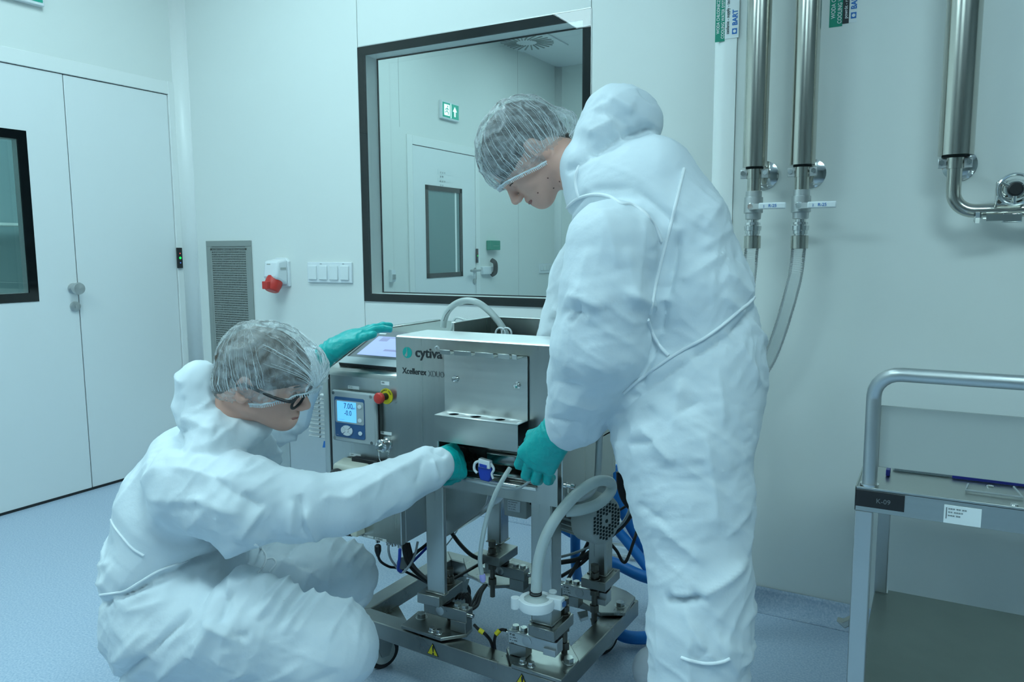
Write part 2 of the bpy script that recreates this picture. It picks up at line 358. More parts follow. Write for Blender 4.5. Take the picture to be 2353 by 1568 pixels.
# service wall that stands forward of the window wall, with its rounded corner post
MB().box(-.618, XR, YS, YS + .1, 0, ZC).build('wall_back_right', 'wall', kind=ST)
mb = MB(); v = []; n = 12
for i in range(n + 1):
    a = math.radians(180 + 90 * i / n); v.append((XS + .045 + .045 * math.cos(a), YS + .045 + .045 * math.sin(a) - .004))
poly = v + [(-.619, YS - .004), (-.619, YS + .30), (XS, YS + .30)]
mb.prism([(x, y, 0) for x, y in poly], (0, 0, ZC)).build('trim_2', 'wall_trim', kind=ST, smooth=30)
MB().box(XS, XS + .08, YS + .2, YB, 0, ZC).build('wall_return', 'wall', kind=ST, smooth=0)
# vinyl coved skirting under the service wall and the window wall
def skirt(name, x0, x1, y):
    r = .065; mb = MB(); v = []; n = 8
    for i in range(n + 1):
        a = math.radians(90 * i / n); yy = y - .004 - r + r * math.sin(a); zz = r - r * math.cos(a) + .001
        v += [(x0, yy, zz), (x1, yy, zz)]
    mb.add(v, [(2 * i, 2 * i + 1, 2 * i + 3, 2 * i + 2) for i in range(n)])
    o = mb.build(name, 'floor', kind=ST, smooth=80); md = o.modifiers.new('s', 'SOLIDIFY'); md.thickness = .003; md.offset = 0
skirt('baseboard_right', -.75, XR, YS); skirt('baseboard_back', XL, XS, YB)
# unseen sides of the room
MB().box(XR, XR + .1, YN, YF, 0, ZC).build('wall_right', 'rearwall', kind=ST, smooth=0)
MB().box(XL - .1, XR, YN - .1, YN, 0, ZC).build('wall_front', 'rearwall', kind=ST, smooth=0)
# ---- the room behind the window
MB().box(XL, XR, YF, YF + .1, 0, ZC).build('wall_far', 'wall', kind=ST, smooth=0)
fx = at(1283, 300, Y=YF)[0]
cove('trim_3', XL + .06, YF - .06, .06, 180, 90, 0, ZC)
for i, yy in enumerate((4.15, 5.0, 6.95)):
    MB().box(XL - .001, XL + .0006, yy - .002, yy + .002, 0 if yy > 6.3 else DT + .1, ZC).build('trim_%d' % (4 + i), 'greyp', kind=ST, smooth=0)
MB().box(XL, XL + .03, 3.45, 3.62, 0, ZC).build('trim_7', 'wall_trim', kind=ST, bevel=.01)
# door 2 in the far room, with narrow glazed light
E0, E1, ET = 5.15, 6.11, 2.075
d2 = MB().box(XL, XL + .012, E0 - .07, E0, 0, ET + .07).box(XL, XL + .012, E1, E1 + .07, 0, ET + .07).box(XL, XL + .012, E0, E1, ET, ET + .07).build('door_2', 'wall_trim', kind=ST, bevel=.002)
a = at(977, 424, X=XL + .01); b = at(1064, 635, X=XL + .01); a2 = at(977, 640, X=XL + .01); b2 = at(1064, 435, X=XL + .01)
gy0, gy1 = a[1], b[1]; gz0, gz1 = (a2[2] + b[2]) / 2, (a[2] + b2[2]) / 2
MB().box(XL, XL + .008, E0 + .006, gy0, .012, ET - .006).box(XL, XL + .008, gy1, E1 - .006, .012, ET - .006).box(XL, XL + .008, gy0, gy1, .012, gz0).box(XL, XL + .008, gy0, gy1, gz1, ET - .006).build('door_leaf', 'door', d2, smooth=0)
MB().box(XL + .001, XL + .012, gy0, gy0 + .04, gz0, gz1).box(XL + .001, XL + .012, gy1 - .04, gy1, gz0, gz1).box(XL + .001, XL + .012, gy0, gy1, gz0, gz0 + .04).box(XL + .001, XL + .012, gy0, gy1, gz1 - .04, gz1).build('window_border', 'black', d2, smooth=0)
MB().box(XL + .001, XL + .003, gy0 + .04, gy1 - .04, gz0 + .04, gz1 - .04).build('pane', mat('dim_glass', (.16, .27, .27), .08), d2, smooth=0)
MB().box(XL + .003, XL + .0045, gy1 - .11, gy1 - .085, gz0 + .04, gz1 - .04).build('pane_edge', 'wall_trim', d2, smooth=0)
MB().box(XL, XL + .002, E0, E0 + .006, 0, ET).box(XL, XL + .002, E1 - .006, E1, 0, ET).box(XL, XL + .002, E0, E1, ET - .006, ET).build('joint_seal', 'gasket', d2, smooth=0)
hz = 1.035; hy = at(1088, 622, X=XL)[1]
MB().lathe((XL + .008, hy, hz), XA, [(0, .025), (.01, .025)]).cyl((XL + .008, hy, hz), (XL + .06, hy, hz), .01).ring([(XL + .055, hy + .03, hz), (XL + .055, hy - .13, hz)], .011, 10).lathe((XL + .008, hy, hz - .1), XA, [(0, .025), (.01, .025)]).build('lever_handle', 'satin', d2)
# space behind the glazed left door: dim lobby with a bench
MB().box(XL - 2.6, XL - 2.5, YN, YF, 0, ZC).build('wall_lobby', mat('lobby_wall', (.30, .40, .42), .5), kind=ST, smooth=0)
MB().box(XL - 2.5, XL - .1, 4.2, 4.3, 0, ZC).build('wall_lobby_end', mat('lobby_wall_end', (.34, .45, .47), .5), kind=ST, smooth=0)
MB().box(XL - 2.5, XL - .1, .2, .3, 0, ZC).build('wall_lobby_near', 'wall', kind=ST, smooth=0)
bn = thing('bench', 'pale bench along the lobby wall behind the left door glass', 'bench')
box('bench_top', 'wall', XL - 2.45, XL - 1.9, 1.2, 4.15, .86, .9, bn); box('bench_body', 'housing', XL - 2.45, XL - 1.95, 1.25, 4.1, 0, .86, bn)
box('shelf', 'wall', XL - 2.45, XL - 2.2, 1.2, 4.15, 1.42, 1.44, bn)
# ---------------------------------------------------------------- ceiling lamps; trolley-side, rear and lobby ones are added fill
for i, (x0, x1, y0, y1, s_) in enumerate(LAMPS + FAR_LAMPS + [(XL - 1.7, XL - .9, 2.2, 2.8, 12.0)]):  # last entry: lobby lamp added to brighten the view through the door glass
    where = ['above the standing side of the clean room', 'nearest the window wall', 'added fill above the trolley side', 'added fill toward the rear of the room', 'front lamp in the far room', 'rear lamp in the far room', 'small lamp added to brighten the lobby behind the door'][i]
    t = thing('ceiling_light', 'flat rectangular ceiling light panel, ' + where, 'lamp', 'recessed ceiling panels')
    MB().box(x0 - .03, x1 + .03, y0 - .03, y0, ZC - .02, ZC - .0005).box(x0 - .03, x1 + .03, y1, y1 + .03, ZC - .02, ZC - .0005).box(x0 - .03, x0, y0, y1, ZC - .02, ZC - .0005).box(x1, x1 + .03, y0, y1, ZC - .02, ZC - .0005).build('frame', 'whitep', t)
    lm = mat('lamp_diffuser_%d' % i, (.9, .9, .9), .5, emit=TINT, es=s_)
    MB().box(x0, x1, y0, y1, ZC - .012, ZC - .001).build('diffuser', lm, t, smooth=0)
# ---------------------------------------------------------------- ceiling diffuser of the far room
t = thing('ceiling_diffuser', 'round swirl air diffuser in the far room ceiling', 'vent')
c0 = at(1210, 95, Z=ZC)
MB().box(c0[0] - .3, c0[0] + .3, c0[1] - .3, c0[1] + .3, ZC - .012, ZC - .001).build('plate', 'ceil', t)
for k in range(24):
    a = 2 * math.pi * k / 24; r0, r1 = .1, .26; ca, sa = math.cos(a), math.sin(a); cb, sb = math.cos(a + .25), math.sin(a + .25)
    MB().prism([(c0[0] + r0 * ca, c0[1] + r0 * sa, ZC - .018), (c0[0] + r1 * cb, c0[1] + r1 * sb, ZC - .018), (c0[0] + r1 * math.cos(a + .31), c0[1] + r1 * math.sin(a + .31), ZC - .018), (c0[0] + r0 * math.cos(a + .12), c0[1] + r0 * math.sin(a + .12), ZC - .018)], (0, 0, .006)).build('slot_blade', 'grill', t, smooth=0)
# ================================================================ wall equipment
# exit signs
def exit_sign(label, y0, y1, z0, z1, x):
    t = thing('exit_sign', label, 'sign', 'lit green exit signs')
    h = z1 - z0; w_ = y1 - y0; X1 = x + .03
    MB().box(x, X1, y0 - .01, y1 + .01, z0 - .015, z1 + .015).build('housing', 'whitep', t, bevel=.004)
    MB().box(X1, X1 + .003, y0, y1, z0, z1).build('face', 'signgreen', t, smooth=0)
    f = X1 + .0032
    ymid = y0 + w_ * .5
    MB().box(f, f + .001, ymid - .004 * h / .1, ymid + .004 * h / .1, z0, z1).box(f, f + .001, y0 + .08 * w_, y0 + .42 * w_, z0 + .12 * h, z0 + .88 * h).build('doorway_symbol', 'signwhite', t, smooth=0)
    man = MB(); yy = lambda q: y0 + w_ * q; zz = lambda q: z0 + h * q
    man.cyl((f + .0012, yy(.29), zz(.75)), (f + .002, yy(.29), zz(.75)), .06 * h, n=12)
    for (a_, b_, c_, d_) in ((.27, .66, .24, .42), (.24, .42, .33, .33), (.33, .33, .31, .18), (.24, .42, .17, .34), (.17, .34, .11, .32), (.27, .62, .35, .52), (.27, .62, .18, .58), (.18, .58, .15, .46)):
        man.ring([(f + .0015, yy(a_), zz(b_)), (f + .0015, yy(c_), zz(d_))], .028 * h, 6)
    man.build('running_figure', 'signgreen', t, smooth=0)
    MB().prism([(f, yy(.75), zz(.85)), (f, yy(.62), zz(.5)), (f, yy(.71), zz(.5)), (f, yy(.71), zz(.15)), (f, yy(.79), zz(.15)), (f, yy(.79), zz(.5)), (f, yy(.88), zz(.5))], (.001, 0, 0)).build('arrow', 'signwhite', t, smooth=0)
    return t
exit_sign('green lit exit sign cut by the top edge above the left double door', 1.93, 2.23, 2.39, 2.53, XL)
q0 = at(1010, 238, X=XL); q1 = at(1047, 276, X=XL)
exit_sign('small lit exit sign seen through the window above the far door', q0[1], q1[1], at(1030, 273, X=XL)[2], at(1030, 240, X=XL)[2], XL)
# things on the far room wall
t = thing('door_notice', 'two small printed sheets on the far door above its glass', 'notice', None)
for k, (u0, v0, u1, v1) in enumerate(((1006, 388, 1036, 404), (1006, 408, 1036, 420))):
    a = at(u0, v0, X=XL + .009); b = at(u1, v1, X=XL + .009)
    MB().box(XL + .009, XL + .010, a[1], b[1], b[2], a[2]).build('sheet', 'paper', t, smooth=0)
    text('print', '= = =\n= =', .035, (XL + .0105, a[1] + .03, a[2] - .04), YA, ZA, 'greyprint', t)
a = at(1117, 553, X=XL); b = at(1140, 575, X=XL)
t = thing('call_point', 'green break-glass call point on the far room wall', 'alarm')
box('body', 'green', XL, XL + .05, a[1], b[1], b[2], a[2], t, .006)
box('press_plate', 'paper', XL + .05, XL + .053, a[1] + .05, b[1] - .03, b[2] + .04, a[2] - .05, t, .001)
a = at(1120, 598, X=XL); b = at(1131, 632, X=XL)
t = thing('wall_phone', 'black wall telephone handset in the far room right of the door lever', 'phone')
MB().ring(smooth_path([(XL + .02, (a[1] + b[1]) / 2, b[2]), (XL + .06, (a[1] + b[1]) / 2, b[2] + .03), (XL + .06, (a[1] + b[1]) / 2, a[2] - .03), (XL + .02, (a[1] + b[1]) / 2, a[2])]), .022, 10).build('handset', 'blackp', t)
box('cradle', 'whitep', XL, XL + .03, a[1] - .12, b[1], b[2] + .01, a[2] - .06, t, .005)
def reader(label, u, v, w_, h_, x):
    c_ = at(u, v, X=x); t = thing('door_indicator', label, 'indicator', 'door status lights')
    box('body', 'blackp', x, x + .012, c_[1] - w_ / 2, c_[1] + w_ / 2, c_[2] - h_ / 2, c_[2] + h_ / 2, t, .002)
    for k, (dz, mm, rr) in enumerate(((.22, 'ledred', .09), (0, 'led', .17), (-.24, 'ledblue', .09))):
        z_ = c_[2] + dz * h_; r_ = rr * w_ * 1.3
        MB().lathe((x + .012, c_[1], z_), XA, [(0, r_), (.001, r_), (.0015, r_ * .6)], 16).build('status_light', mm, t)
reader('black status strip with lit green dot beside the left double door', 411, 593, .032, .115, XL + .004)
reader('tiny black status strip beside the far door', 1095, 588, .03, .13, XL + .012)
# far switches
for lab, (u0, v0, u1, v1) in (('white four-gang switch plate on the far room end', (1238, 606, 1265, 627)),):
    a = at(u0, v0, X=XL); b = at(u1, v1, X=XL)
    t = thing('switch_plate', lab, 'switch'); box('plate', 'whitep', XL, XL + .012, a[1], b[1], b[2], a[2], t, .003)
    for k in range(4):
        y_ = a[1] + (b[1] - a[1]) * (.06 + .235 * k); box('rocker', 'paper', XL + .012, XL + .018, y_, y_ + (b[1] - a[1]) * .18, b[2] + .03, a[2] - .02, t, .002)
a = at(893, 620, X=XL); b = at(903, 648, X=XL)
t = thing('wall_bracket', 'small white wall bracket low at the left of the far room', 'bracket'); box('bracket_body', 'whitep', XL, XL + .03, a[1], b[1], b[2], a[2], t, .004); box('bracket_clip', 'satin', XL + .03, XL + .04, a[1] + .01, b[1] - .01, b[2] + .02, b[2] + .06, t, .002)
# ---- air vent in the window wall
vx0, vx1, vz0, vz1 = -3.646, -3.288, .45, 1.284
t = thing('air_vent', 'tall grey grille vent set in the wall behind the crouching person', 'vent')
fr = .032; y_ = YB - .008
MB().box(vx0, vx1, y_, YB, vz1 - fr, vz1).box(vx0, vx1, y_, YB, vz0, vz0 + fr).box(vx0, vx0 + fr, y_, YB, vz0 + fr, vz1 - fr).box(vx1 - fr, vx1, y_, YB, vz0 + fr, vz1 - fr).build('frame', 'grill', t, bevel=.002)
MB().box(vx0 + fr, vx1 - fr, YB - .003, YB - .0005, vz0 + fr, vz1 - fr).build('backing', 'dark', t, smooth=0)
g = MB(); nx = 26; nz = 58; gx0, gx1, gz0_, gz1_ = vx0 + fr + .012, vx1 - fr - .012, vz0 + fr + .01, vz1 - fr - .012
for i in range(nx + 1):
    x_ = gx0 + (gx1 - gx0) * i / nx; g.box(x_ - .0018, x_ + .0018, YB - .0062, YB - .0032, gz0_, gz1_)
for i in range(nz + 1):
    z_ = gz0_ + (gz1_ - gz0_) * i / nz; g.box(gx0, gx1, YB - .0066, YB - .0034, z_ - .0026, z_ + .0026)
g.build('mesh_bars', 'grill', t, smooth=0, kind='stuff')
MB().box(vx0 + fr, gx0, YB - .0066, YB - .003, vz0 + fr, vz1 - fr).box(gx1, vx1 - fr, YB - .0066, YB - .003, vz0 + fr, vz1 - fr).box(gx0, gx1, YB - .0066, YB - .003, gz1_, vz1 - fr - .002).build('mesh_margin', 'grill', t, smooth=0)
for sx in (vx0 + fr + .008, vx1 - fr - .008): MB().cyl((sx, YB - .0066, vz1 - fr - .015), (sx, YB - .01, vz1 - fr - .015), .005, n=10).build('screw', 'bolt', t)
# ---- industrial socket
t = thing('industrial_socket', 'white wall socket with a red screw cap left of the switches', 'socket')
sx = -3.06; sz = 1.115
MB().prism([(sx - .055, YB, 1.02 + .02), (sx + .055, YB, 1.04), (sx + .055, YB, 1.17), (sx + .035, YB, 1.19), (sx - .035, YB, 1.19), (sx - .055, YB, 1.17)], (0, -.018, 0)).build('back_plate', 'whitep', t, bevel=.003)
MB().prism([(sx - .05, YB - .016, 1.185), (sx - .05, YB - .016, 1.045), (sx - .05, YB - .10, 1.085), (sx - .05, YB - .085, 1.175)], (.1, 0, 0)).build('hood', 'whitep', t, bevel=.012)
MB().box(sx + .0505, sx + .0515, YB - .07, YB - .03, 1.128, 1.14).build('slot_window', 'greyp', t)
MB().lathe((sx, YB - .06, 1.085), (0, -.45, -1), [(0, .042), (.03, .045), (.045, .043), (.07, .037), (.075, .03)], 24).build('screw_cap', 'red', t)
MB().box(sx - .02, sx + .02, YB - .135, YB - .115, 1.03, 1.07).build('cap_tab', 'red', t, bevel=.003)
MB().box(sx - .028, sx - .002, YB - .0885, YB - .087, 1.15, 1.16).build('sticker', 'greyp', t, smooth=0)
# ---- switches
t = thing('light_switch', 'white four-gang light switch plate left of the large window', 'switch')
a, b = -2.878, -2.58
box('plate', 'whitep', a, b, YB - .012, YB, 1.063, 1.168, t, .003)
for k in range(4):
    x_ = a + .012 + .0715 * k
    box('rocker', 'paper', x_, x_ + .055, YB - .02, YB - .012, 1.078, 1.15, t, .003)
for xx in (-2.79, -2.64): text('print', 'HEPA', .006, (xx, YB - .0122, 1.157), XA, ZA, 'greyprint', t)
# ---------------------------------------------------------------- pipes
def pipe_assembly(label, u, vbot, px_w, tail=True, lever=True, Yp=2.54):
    c_ = at(u, vbot, Y=Yp); x_, y_, z_ = c_; t = thing('cooling_pipe', label, 'pipe', None)
    r = px_w
    MB().lathe((x_, y_, z_), ZA, [(0, r - .006), (0.0005, r), (ZC - z_, r)], 40).build('insulation_sleeve', 'pipe', t)
    MB().lathe((x_, y_, z_ - .004), ZA, [(0, r - .01), (.004, r - .01)], 32).build('sleeve_end', 'dark', t)
    # rail clamp and wall rosette
    MB().cyl((x_ + .01, y_ + .01, z_ - .018), (x_ + .01, YS, z_ - .018), .008).build('standoff', 'satin', t)
    MB().lathe((x_ + .012, YS, z_ - .018), (0, -1, 0), [(0, .046), (.004, .046), (.010, .03), (.012, .012)], 32).build('rosette', 'chrome', t)
    MB().box(x_ - .043, x_ + .043, y_ - .004, y_ + .004, z_ - .034, z_ - .006).build('pipe_clamp', 'satin', t, bevel=.002)
    for s_ in (-1, 1): MB().hexa((x_ + s_ * .034, y_ - .004, z_ - .018), (x_ + s_ * .034, y_ - .011, z_ - .018), .0075).build('clamp_bolt', 'chrome', t)
    MB().lathe((x_, y_, z_ - .036), ZA, [(0, .023), (.03, .023)], 28).build('clamp_ring', 'pipe', t)
    return t, x_, y_, z_
for lab, lab2, u, v, hz in (('left steel cooling pipe with shut-off valve on the right wall', 'left', 1734, 385, 0), ('middle steel cooling pipe with shut-off valve on the right wall', 'right', 1844, 380, 0)):
    t, x_, y_, z_ = pipe_assembly(lab, u, v, .037)
    r = .021
    MB().lathe((x_, y_, z_ - .075), ZA, [(0, r), (.05, r)], 28).build('pipe_stub', 'pipe', t)
    zb = z_ - .074
    k_ = .72
    MB().lathe((x_, y_, zb), (0, 0, -1), [(0, .022), (.001, .025), (.018 , .025), (.020, .029), (.068, .030), (.070, .025), (.088, .024), (.090, .018)], 12).build('valve_body', 'satin', t)
    MB().lathe((x_, y_ - .028, zb - .05), (0, -1, 0), [(0, .012), (.008, .012), (.009, .008), (.018, .008)], 12).build('valve_stem', 'chrome', t)
    MB().prism([(x_ - .006, y_ - .04, zb - .06), (x_ + .035, y_ - .048, zb - .058), (x_ + .035, y_ - .048, zb - .042), (x_ - .006, y_ - .04, zb - .042)], (0, -.003, 0)).build('lever_arm', 'satin', t)
    lv = MB().box(x_ + .026, x_ + .108, y_ - .054, y_ - .046, zb - .060, zb - .040).build('lever_grip', 'whitep', t, bevel=.004)
    text('print', 'R-25', .013, (x_ + .056, y_ - .0545, zb - .054), XA, ZA, 'blueprint', lv, bold=.01)
    text('mark', '2', .010, (x_ + .040, y_ - .0545, zb - .054), XA, ZA, 'blueprint', lv)
    z2 = zb - .090
    MB().lathe((x_, y_, z2), (0, 0, -1), [(0, .017), (.008, .017), (.009, .023), (.016, .024), (.017, .018), (.019, .018), (.020, .027), (.034, .026), (.035, .023), (.045, .023), (.046, .019), (.050, .019)], 24).build('union_nut', 'chrome', t)
    MB().lathe((x_, y_, z2 - .050), (0, 0, -1), [(0, .024), (.001, .026), (.040, .026), (.041, .022)], 28).build('coupling', 'pipe', t)
    z3 = z2 - .090
    # ribbed clear hose running down toward the machine
    if lab2 == 'left': pts = [(x_, y_, z3 + .02), (x_ - .01, y_ - .02, z3 - .15), (x_ - .06, y_ - .10, z3 - .5), (x_ - .12, y_ - .2, .25), (x_ - .2, y_ - .32, .05)]
    else: pts = [(x_, y_, z3 + .02), (x_ - .015, y_, z3 - .12), (x_ - .075, y_ + .01, z3 - .34), (x_ - .16, y_ + .02, .72), (x_ - .22, y_ + .02, .40), (x_ - .26, y_, .05)]
    h_ = thing('drain_hose', 'clear ribbed hose hanging from the %s cooling valve' % ('left' if lab2 == 'left' else 'middle'), 'hose')
    sp = smooth_path(pts, 40); rr = [.0215 + (.0012 if i % 2 else 0) for i in range(len(sp))]
    MB().ring(sp, rr, 16).build('hose_wall', 'clearhose', h_)
t, x_, y_, z_ = pipe_assembly('thick steel pipe bending to a handwheel valve at the right edge', 2196, 358, .045)
bx = []
for i in range(9):
    a = math.radians(180 + 90 * i / 8); bx.append((x_ + .055 + .055 * math.cos(a), y_, z_ - .10 + .055 * math.sin(a)))
MB().ring([(x_, y_, z_ - .02)] + bx + [(x_ + .18, y_, z_ - .155), (x_ + .36, y_, z_ - .155)], .019, 20).build('bent_pipe', 'pipe', t)
vx = at(2320, 443, Y=y_ - .03); hx = at(2322, 442, Y=y_ - .06)
MB().box(vx[0] - .032, vx[0] + .034, y_ - .035, y_ + .03, vx[2] - .034, vx[2] + .034).build('valve_block', 'chrome', t, bevel=.006)
for dx in (-.022, .024):
    for dz in (-.024, .024): MB().cyl((vx[0] + dx, y_ - .035, vx[2] + dz), (vx[0] + dx, y_ - .041, vx[2] + dz), .006, n=12).build('valve_screw', 'bolt', t)
cw = (vx[0] + .010, y_ - .075, vx[2] + .006)
ringp = [(cw[0] + .040 * math.cos(a), cw[1] + .004, cw[2] + .040 * math.sin(a)) for a in [2 * math.pi * i / 32 for i in range(32)]]
MB().ring(ringp, .0045, 8, close=True).build('handwheel', 'chrome', t)
MB().lathe((cw[0], y_ - .035, cw[2]), (0, -1, 0), [(0, .03), (.012, .03), (.02, .024), (.035, .022), (.036, .012)], 28).build('bonnet', 'chrome', t)
MB().lathe((cw[0], y_ - .071, cw[2]), (0, -1, 0), [(0, .019), (.008, .018), (.011, .014)], 24).build('hub_cap', 'blackp', t)
for k in range(3):
    a = 2.1 * k + .5; MB().ring([(cw[0] + .015 * math.cos(a), cw[1], cw[2] + .015 * math.sin(a)), (cw[0] + .039 * math.cos(a), cw[1] + .003, cw[2] + .039 * math.sin(a))], .004, 6).build('spoke', 'chrome', t)
MB().cyl((vx[0] + .005, y_, vx[2] - .034), (vx[0] + .005, y_, vx[2] - .062), .011).build('drain_stub', 'pipe', t)
kz = vx[2] - .066
MB().box(vx[0] - .012, vx[0] + .034, y_ - .02, y_ + .02, kz - .014, kz + .012).build('union_clamp', 'chrome', t, bevel=.003)
MB().ring([(vx[0] - .012, y_ - .022, kz), (vx[0] - .058, y_ - .024, kz)], .004, 8).box(vx[0] - .05, vx[0] + .0, y_ - .03, y_ - .02, kz - .009, kz + .009).build('clamp_screw', 'chrome', t)
MB().lathe((vx[0] - .062, y_ - .024, kz), (-1, 0, 0), [(0, .012), (.004, .017), (.014, .017), (.018, .01)], 6).build('wing_nut', 'chrome', t)
# pipe labels on the wall
def pipe_label(label, u0, u1, u2, ybot, dark, y_):
    t = thing('pipe_label', label, 'sign', 'vertical pipe labels on the right wall')
    a = at(u0, ybot, Y=y_)[0]; b = at(u1, ybot, Y=y_)[0]; c_ = at(u2, ybot, Y=y_)[0]; z0 = at((u0 + u1) / 2, ybot, Y=y_)[2]; z1 = z0 + .52
    MB().box(a, b, y_ - .001, y_ + .0005, z0, z1).build('green_field', 'green', t, smooth=0)
    MB().box(b, c_, y_ - .001, y_ + .0005, z0 + .006, z1).build('white_field', 'paper', t, smooth=0)
    wd = b - a; f = y_ - .0012
    text('lettering', 'WODA CHŁODNICZA', .45 * wd, (a + wd * .44, f, z0 + .025), ZA, (-1, 0, 0), 'paper', t, bold=.015, xs=.8)
    text('lettering', 'COOLING WATER SYSTEM', .45 * wd, (a + wd * .93, f, z0 + .008), ZA, (-1, 0, 0), 'paper', t, bold=.015, xs=.8)
    w2 = c_ - b
    if dark:
        MB().box(b, b + w2 * .45, y_ - .0015, y_ - .001, z0 + .006, z1).build('black_field', 'print', t, smooth=0)
        text('lettering', 'powrót - return', .34 * w2, (b + w2 * .34, y_ - .0017, z0 + .02), ZA, (-1, 0, 0), 'paper', t, bold=.015, xs=.9)
        text('lettering', 'BART', .55 * w2, (b + w2 * .96, f, z0 + .045), ZA, (-1, 0, 0), 'blueprint', t, bold=.03, xs=.9)
        MB().box(b + w2 * .58, b + w2 * .96, f - .0003, f, z0 + .018, z0 + .036).build('logo_square', 'blueprint', t, smooth=0)
        MB().cyl((b + w2 * .77, f - .0006, z0 + .027), (b + w2 * .77, f - .0003, z0 + .027), .005, n=12).build('logo_dot', 'paper', t)
    else:
        text('lettering', 'zasilanie - supply - technologia', .32 * w2, (b + w2 * .30, f, z0 + .02), ZA, (-1, 0, 0), 'print', t, bold=.01, xs=.85)
        text('lettering', 'BART', .50 * w2, (b + w2 * .88, f, z0 + .045), ZA, (-1, 0, 0), 'blueprint', t, bold=.03, xs=.9)
        text('lettering', 'syver', .50 * w2, (b + w2 * .88, f, z0 + .135), ZA, (-1, 0, 0), 'bluepanel', t, bold=.01, xs=1)
        MB().box(b + w2 * .52, b + w2 * .88, f - .0003, f, z0 + .018, z0 + .036).build('logo_square', 'blueprint', t, smooth=0)
        MB().cyl((b + w2 * .7, f - .0006, z0 + .027), (b + w2 * .7, f - .0003, z0 + .027), .005, n=12).build('logo_dot', 'paper', t)
pipe_label('green and white supply label left of the left cooling pipe', 1643, 1665, 1697, 96, False, YS - .0045)
pipe_label('green and black return label right of the middle cooling pipe', 1905, 1935, 1968, 62, True, YS)
# ---------------------------------------------------------------- trolley
TZ = .80; TX = -.114; TY = 1.483; TW = .60; TL = .80
tr = thing('trolley', 'steel two-shelf trolley with a tube push handle at the right', 'trolley')
MB().box(TX, TX + TW, TY, TY + TL, TZ - .006, TZ - .003).box(TX, TX + TW, TY, TY + .003, TZ - .045, TZ).box(TX, TX + .003, TY, TY + TL, TZ - .045, TZ).box(TX + TW - .003, TX + TW, TY, TY + TL, TZ - .045, TZ).box(TX, TX + TW, TY + TL - .003, TY + TL, TZ - .045, TZ).build('top_shelf', 'steel_h', tr, bevel=.001)
SZ = .285
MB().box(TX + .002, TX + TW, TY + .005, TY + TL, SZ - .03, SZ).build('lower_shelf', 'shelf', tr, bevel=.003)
for (x_, y_) in ((TX + .001, TY + .002), (TX + TW - .031, TY + .002), (TX + .001, TY + TL - .032), (TX + TW - .031, TY + TL - .032)):
    MB().box(x_, x_ + .030, y_, y_ + .030, .12, TZ - .045).build('leg', 'satin', tr, bevel=.002)
    MB().box(x_ - .0, x_ + .034, y_ - .0, y_ + .034, SZ, SZ + .003).build('leg_weld', 'chrome', tr, bevel=.001)
    cst = MB().lathe((x_ + .03, y_ + .015, .0525), XA, [(-.028, .03), (-.026, .05), (-.004, .05), (-.002, .03)], 24).build('caster_wheel', 'rubber', tr)
    MB().box(x_ + .001, x_ + .03, y_ - .005, y_ + .035, .1045, .12).box(x_ - .002, x_ + .001, y_ - .005, y_ + .035, .05, .12).build('caster_fork', 'chrome', cst)
MB().prism([at(1921, 1428, Y=1.75), at(1941, 1446, Y=1.75), at(1952, 1440, Y=1.75), at(1952, 1424, Y=1.75), at(1935, 1432, Y=1.75)], (.0, .025, 0)).build('brake_pedal', 'darksteel', tr, bevel=.002)
hp = [(TX + .022, TY + .016, TZ - .002), (TX + .022, TY + .016, TZ + .16)]
for i in range(7):
    a = math.radians(90 * i / 6); hp.append((TX + .022 + .045 * (1 - math.cos(a)), TY + .016 - .004 * i, TZ + .165 + .045 * math.sin(a)))
for i in range(7):
    a = math.radians(90 - 90 * i / 6); hp.append((TX + TW - .022 - .045 * (1 - math.cos(a)), TY - .008 + .004 * i, TZ + .165 + .045 * math.sin(a)))
hp += [(TX + TW - .022, TY + .016, TZ + .16), (TX + TW - .022, TY + .016, TZ - .002)]
MB().ring(hp, .0125, 16).build('push_handle', 'satin', tr, smooth=60)
MB().cyl((TX + .022, TY + .016, TZ - .002), (TX + .022, TY + .016, TZ + .004), .016).build('handle_collar', 'chrome', tr)
MB().box(TX + .034, TX + TW - .034, TY + .020, TY + .024, TZ + .035, TZ + .148).build('back_sheet', 'greyp', tr, bevel=.001)
a = at(1968, 1118, Y=TY); b = at(2078, 1166, Y=TY)
idp = MB().box(TX + .002, b[0], TY - .002, TY, TZ - .036, TZ - .006).build('id_plate', 'blackp', tr, bevel=.0005)
text('print', 'K-09', .012, (TX + .035, TY - .0022, TZ - .026), XA, ZA, 'greyprint', idp)
a = at(2170, 1158, Y=TY); b = at(2254, 1202, Y=TY)
stk = MB().box(a[0], b[0], TY - .0015, TY, TZ - .044, TZ - .012).build('sticker', 'paper', tr, bevel=.0003)
text('print', '=== == ==\n== ====\n=== ==', .006, (a[0] + .006, TY - .0017, TZ - .02), XA, ZA, 'greyprint', stk)
MB().box(a[0] + .003, a[0] + .0045, TY - .002, TY - .0015, TZ - .036, TZ - .016).build('barcode', 'greyprint', tr, smooth=0)
for (x_, y_) in ((.10, TY + .12), (.13, TY + .02)):
    MB().lathe((x_, y_, TZ - .003), ZA, [(0, .007), (.002, .006), (.003, .002)], 14).build('shelf_screw', 'chrome', tr)
MB().lathe((at(2210, 1205, Y=TY + .06)[0], TY + .06, TZ - .048), ZA, [(0, .014), (.03, .014)], 20).build('shelf_pin', 'chrome', tr)
t = thing('document_holder', 'clear acrylic holder with blue edges lying on the trolley', 'holder')
z_ = TZ - .002
MB().box(.04, .19, TY + .14, TY + .145, z_, z_ + .006).build('blue_edge', 'acrylicblue', t, bevel=.001)
MB().box(-.07, -.063, TY + .10, TY + .13, z_, z_ + .012).build('blue_edge', 'acrylicblue', t, bevel=.001)
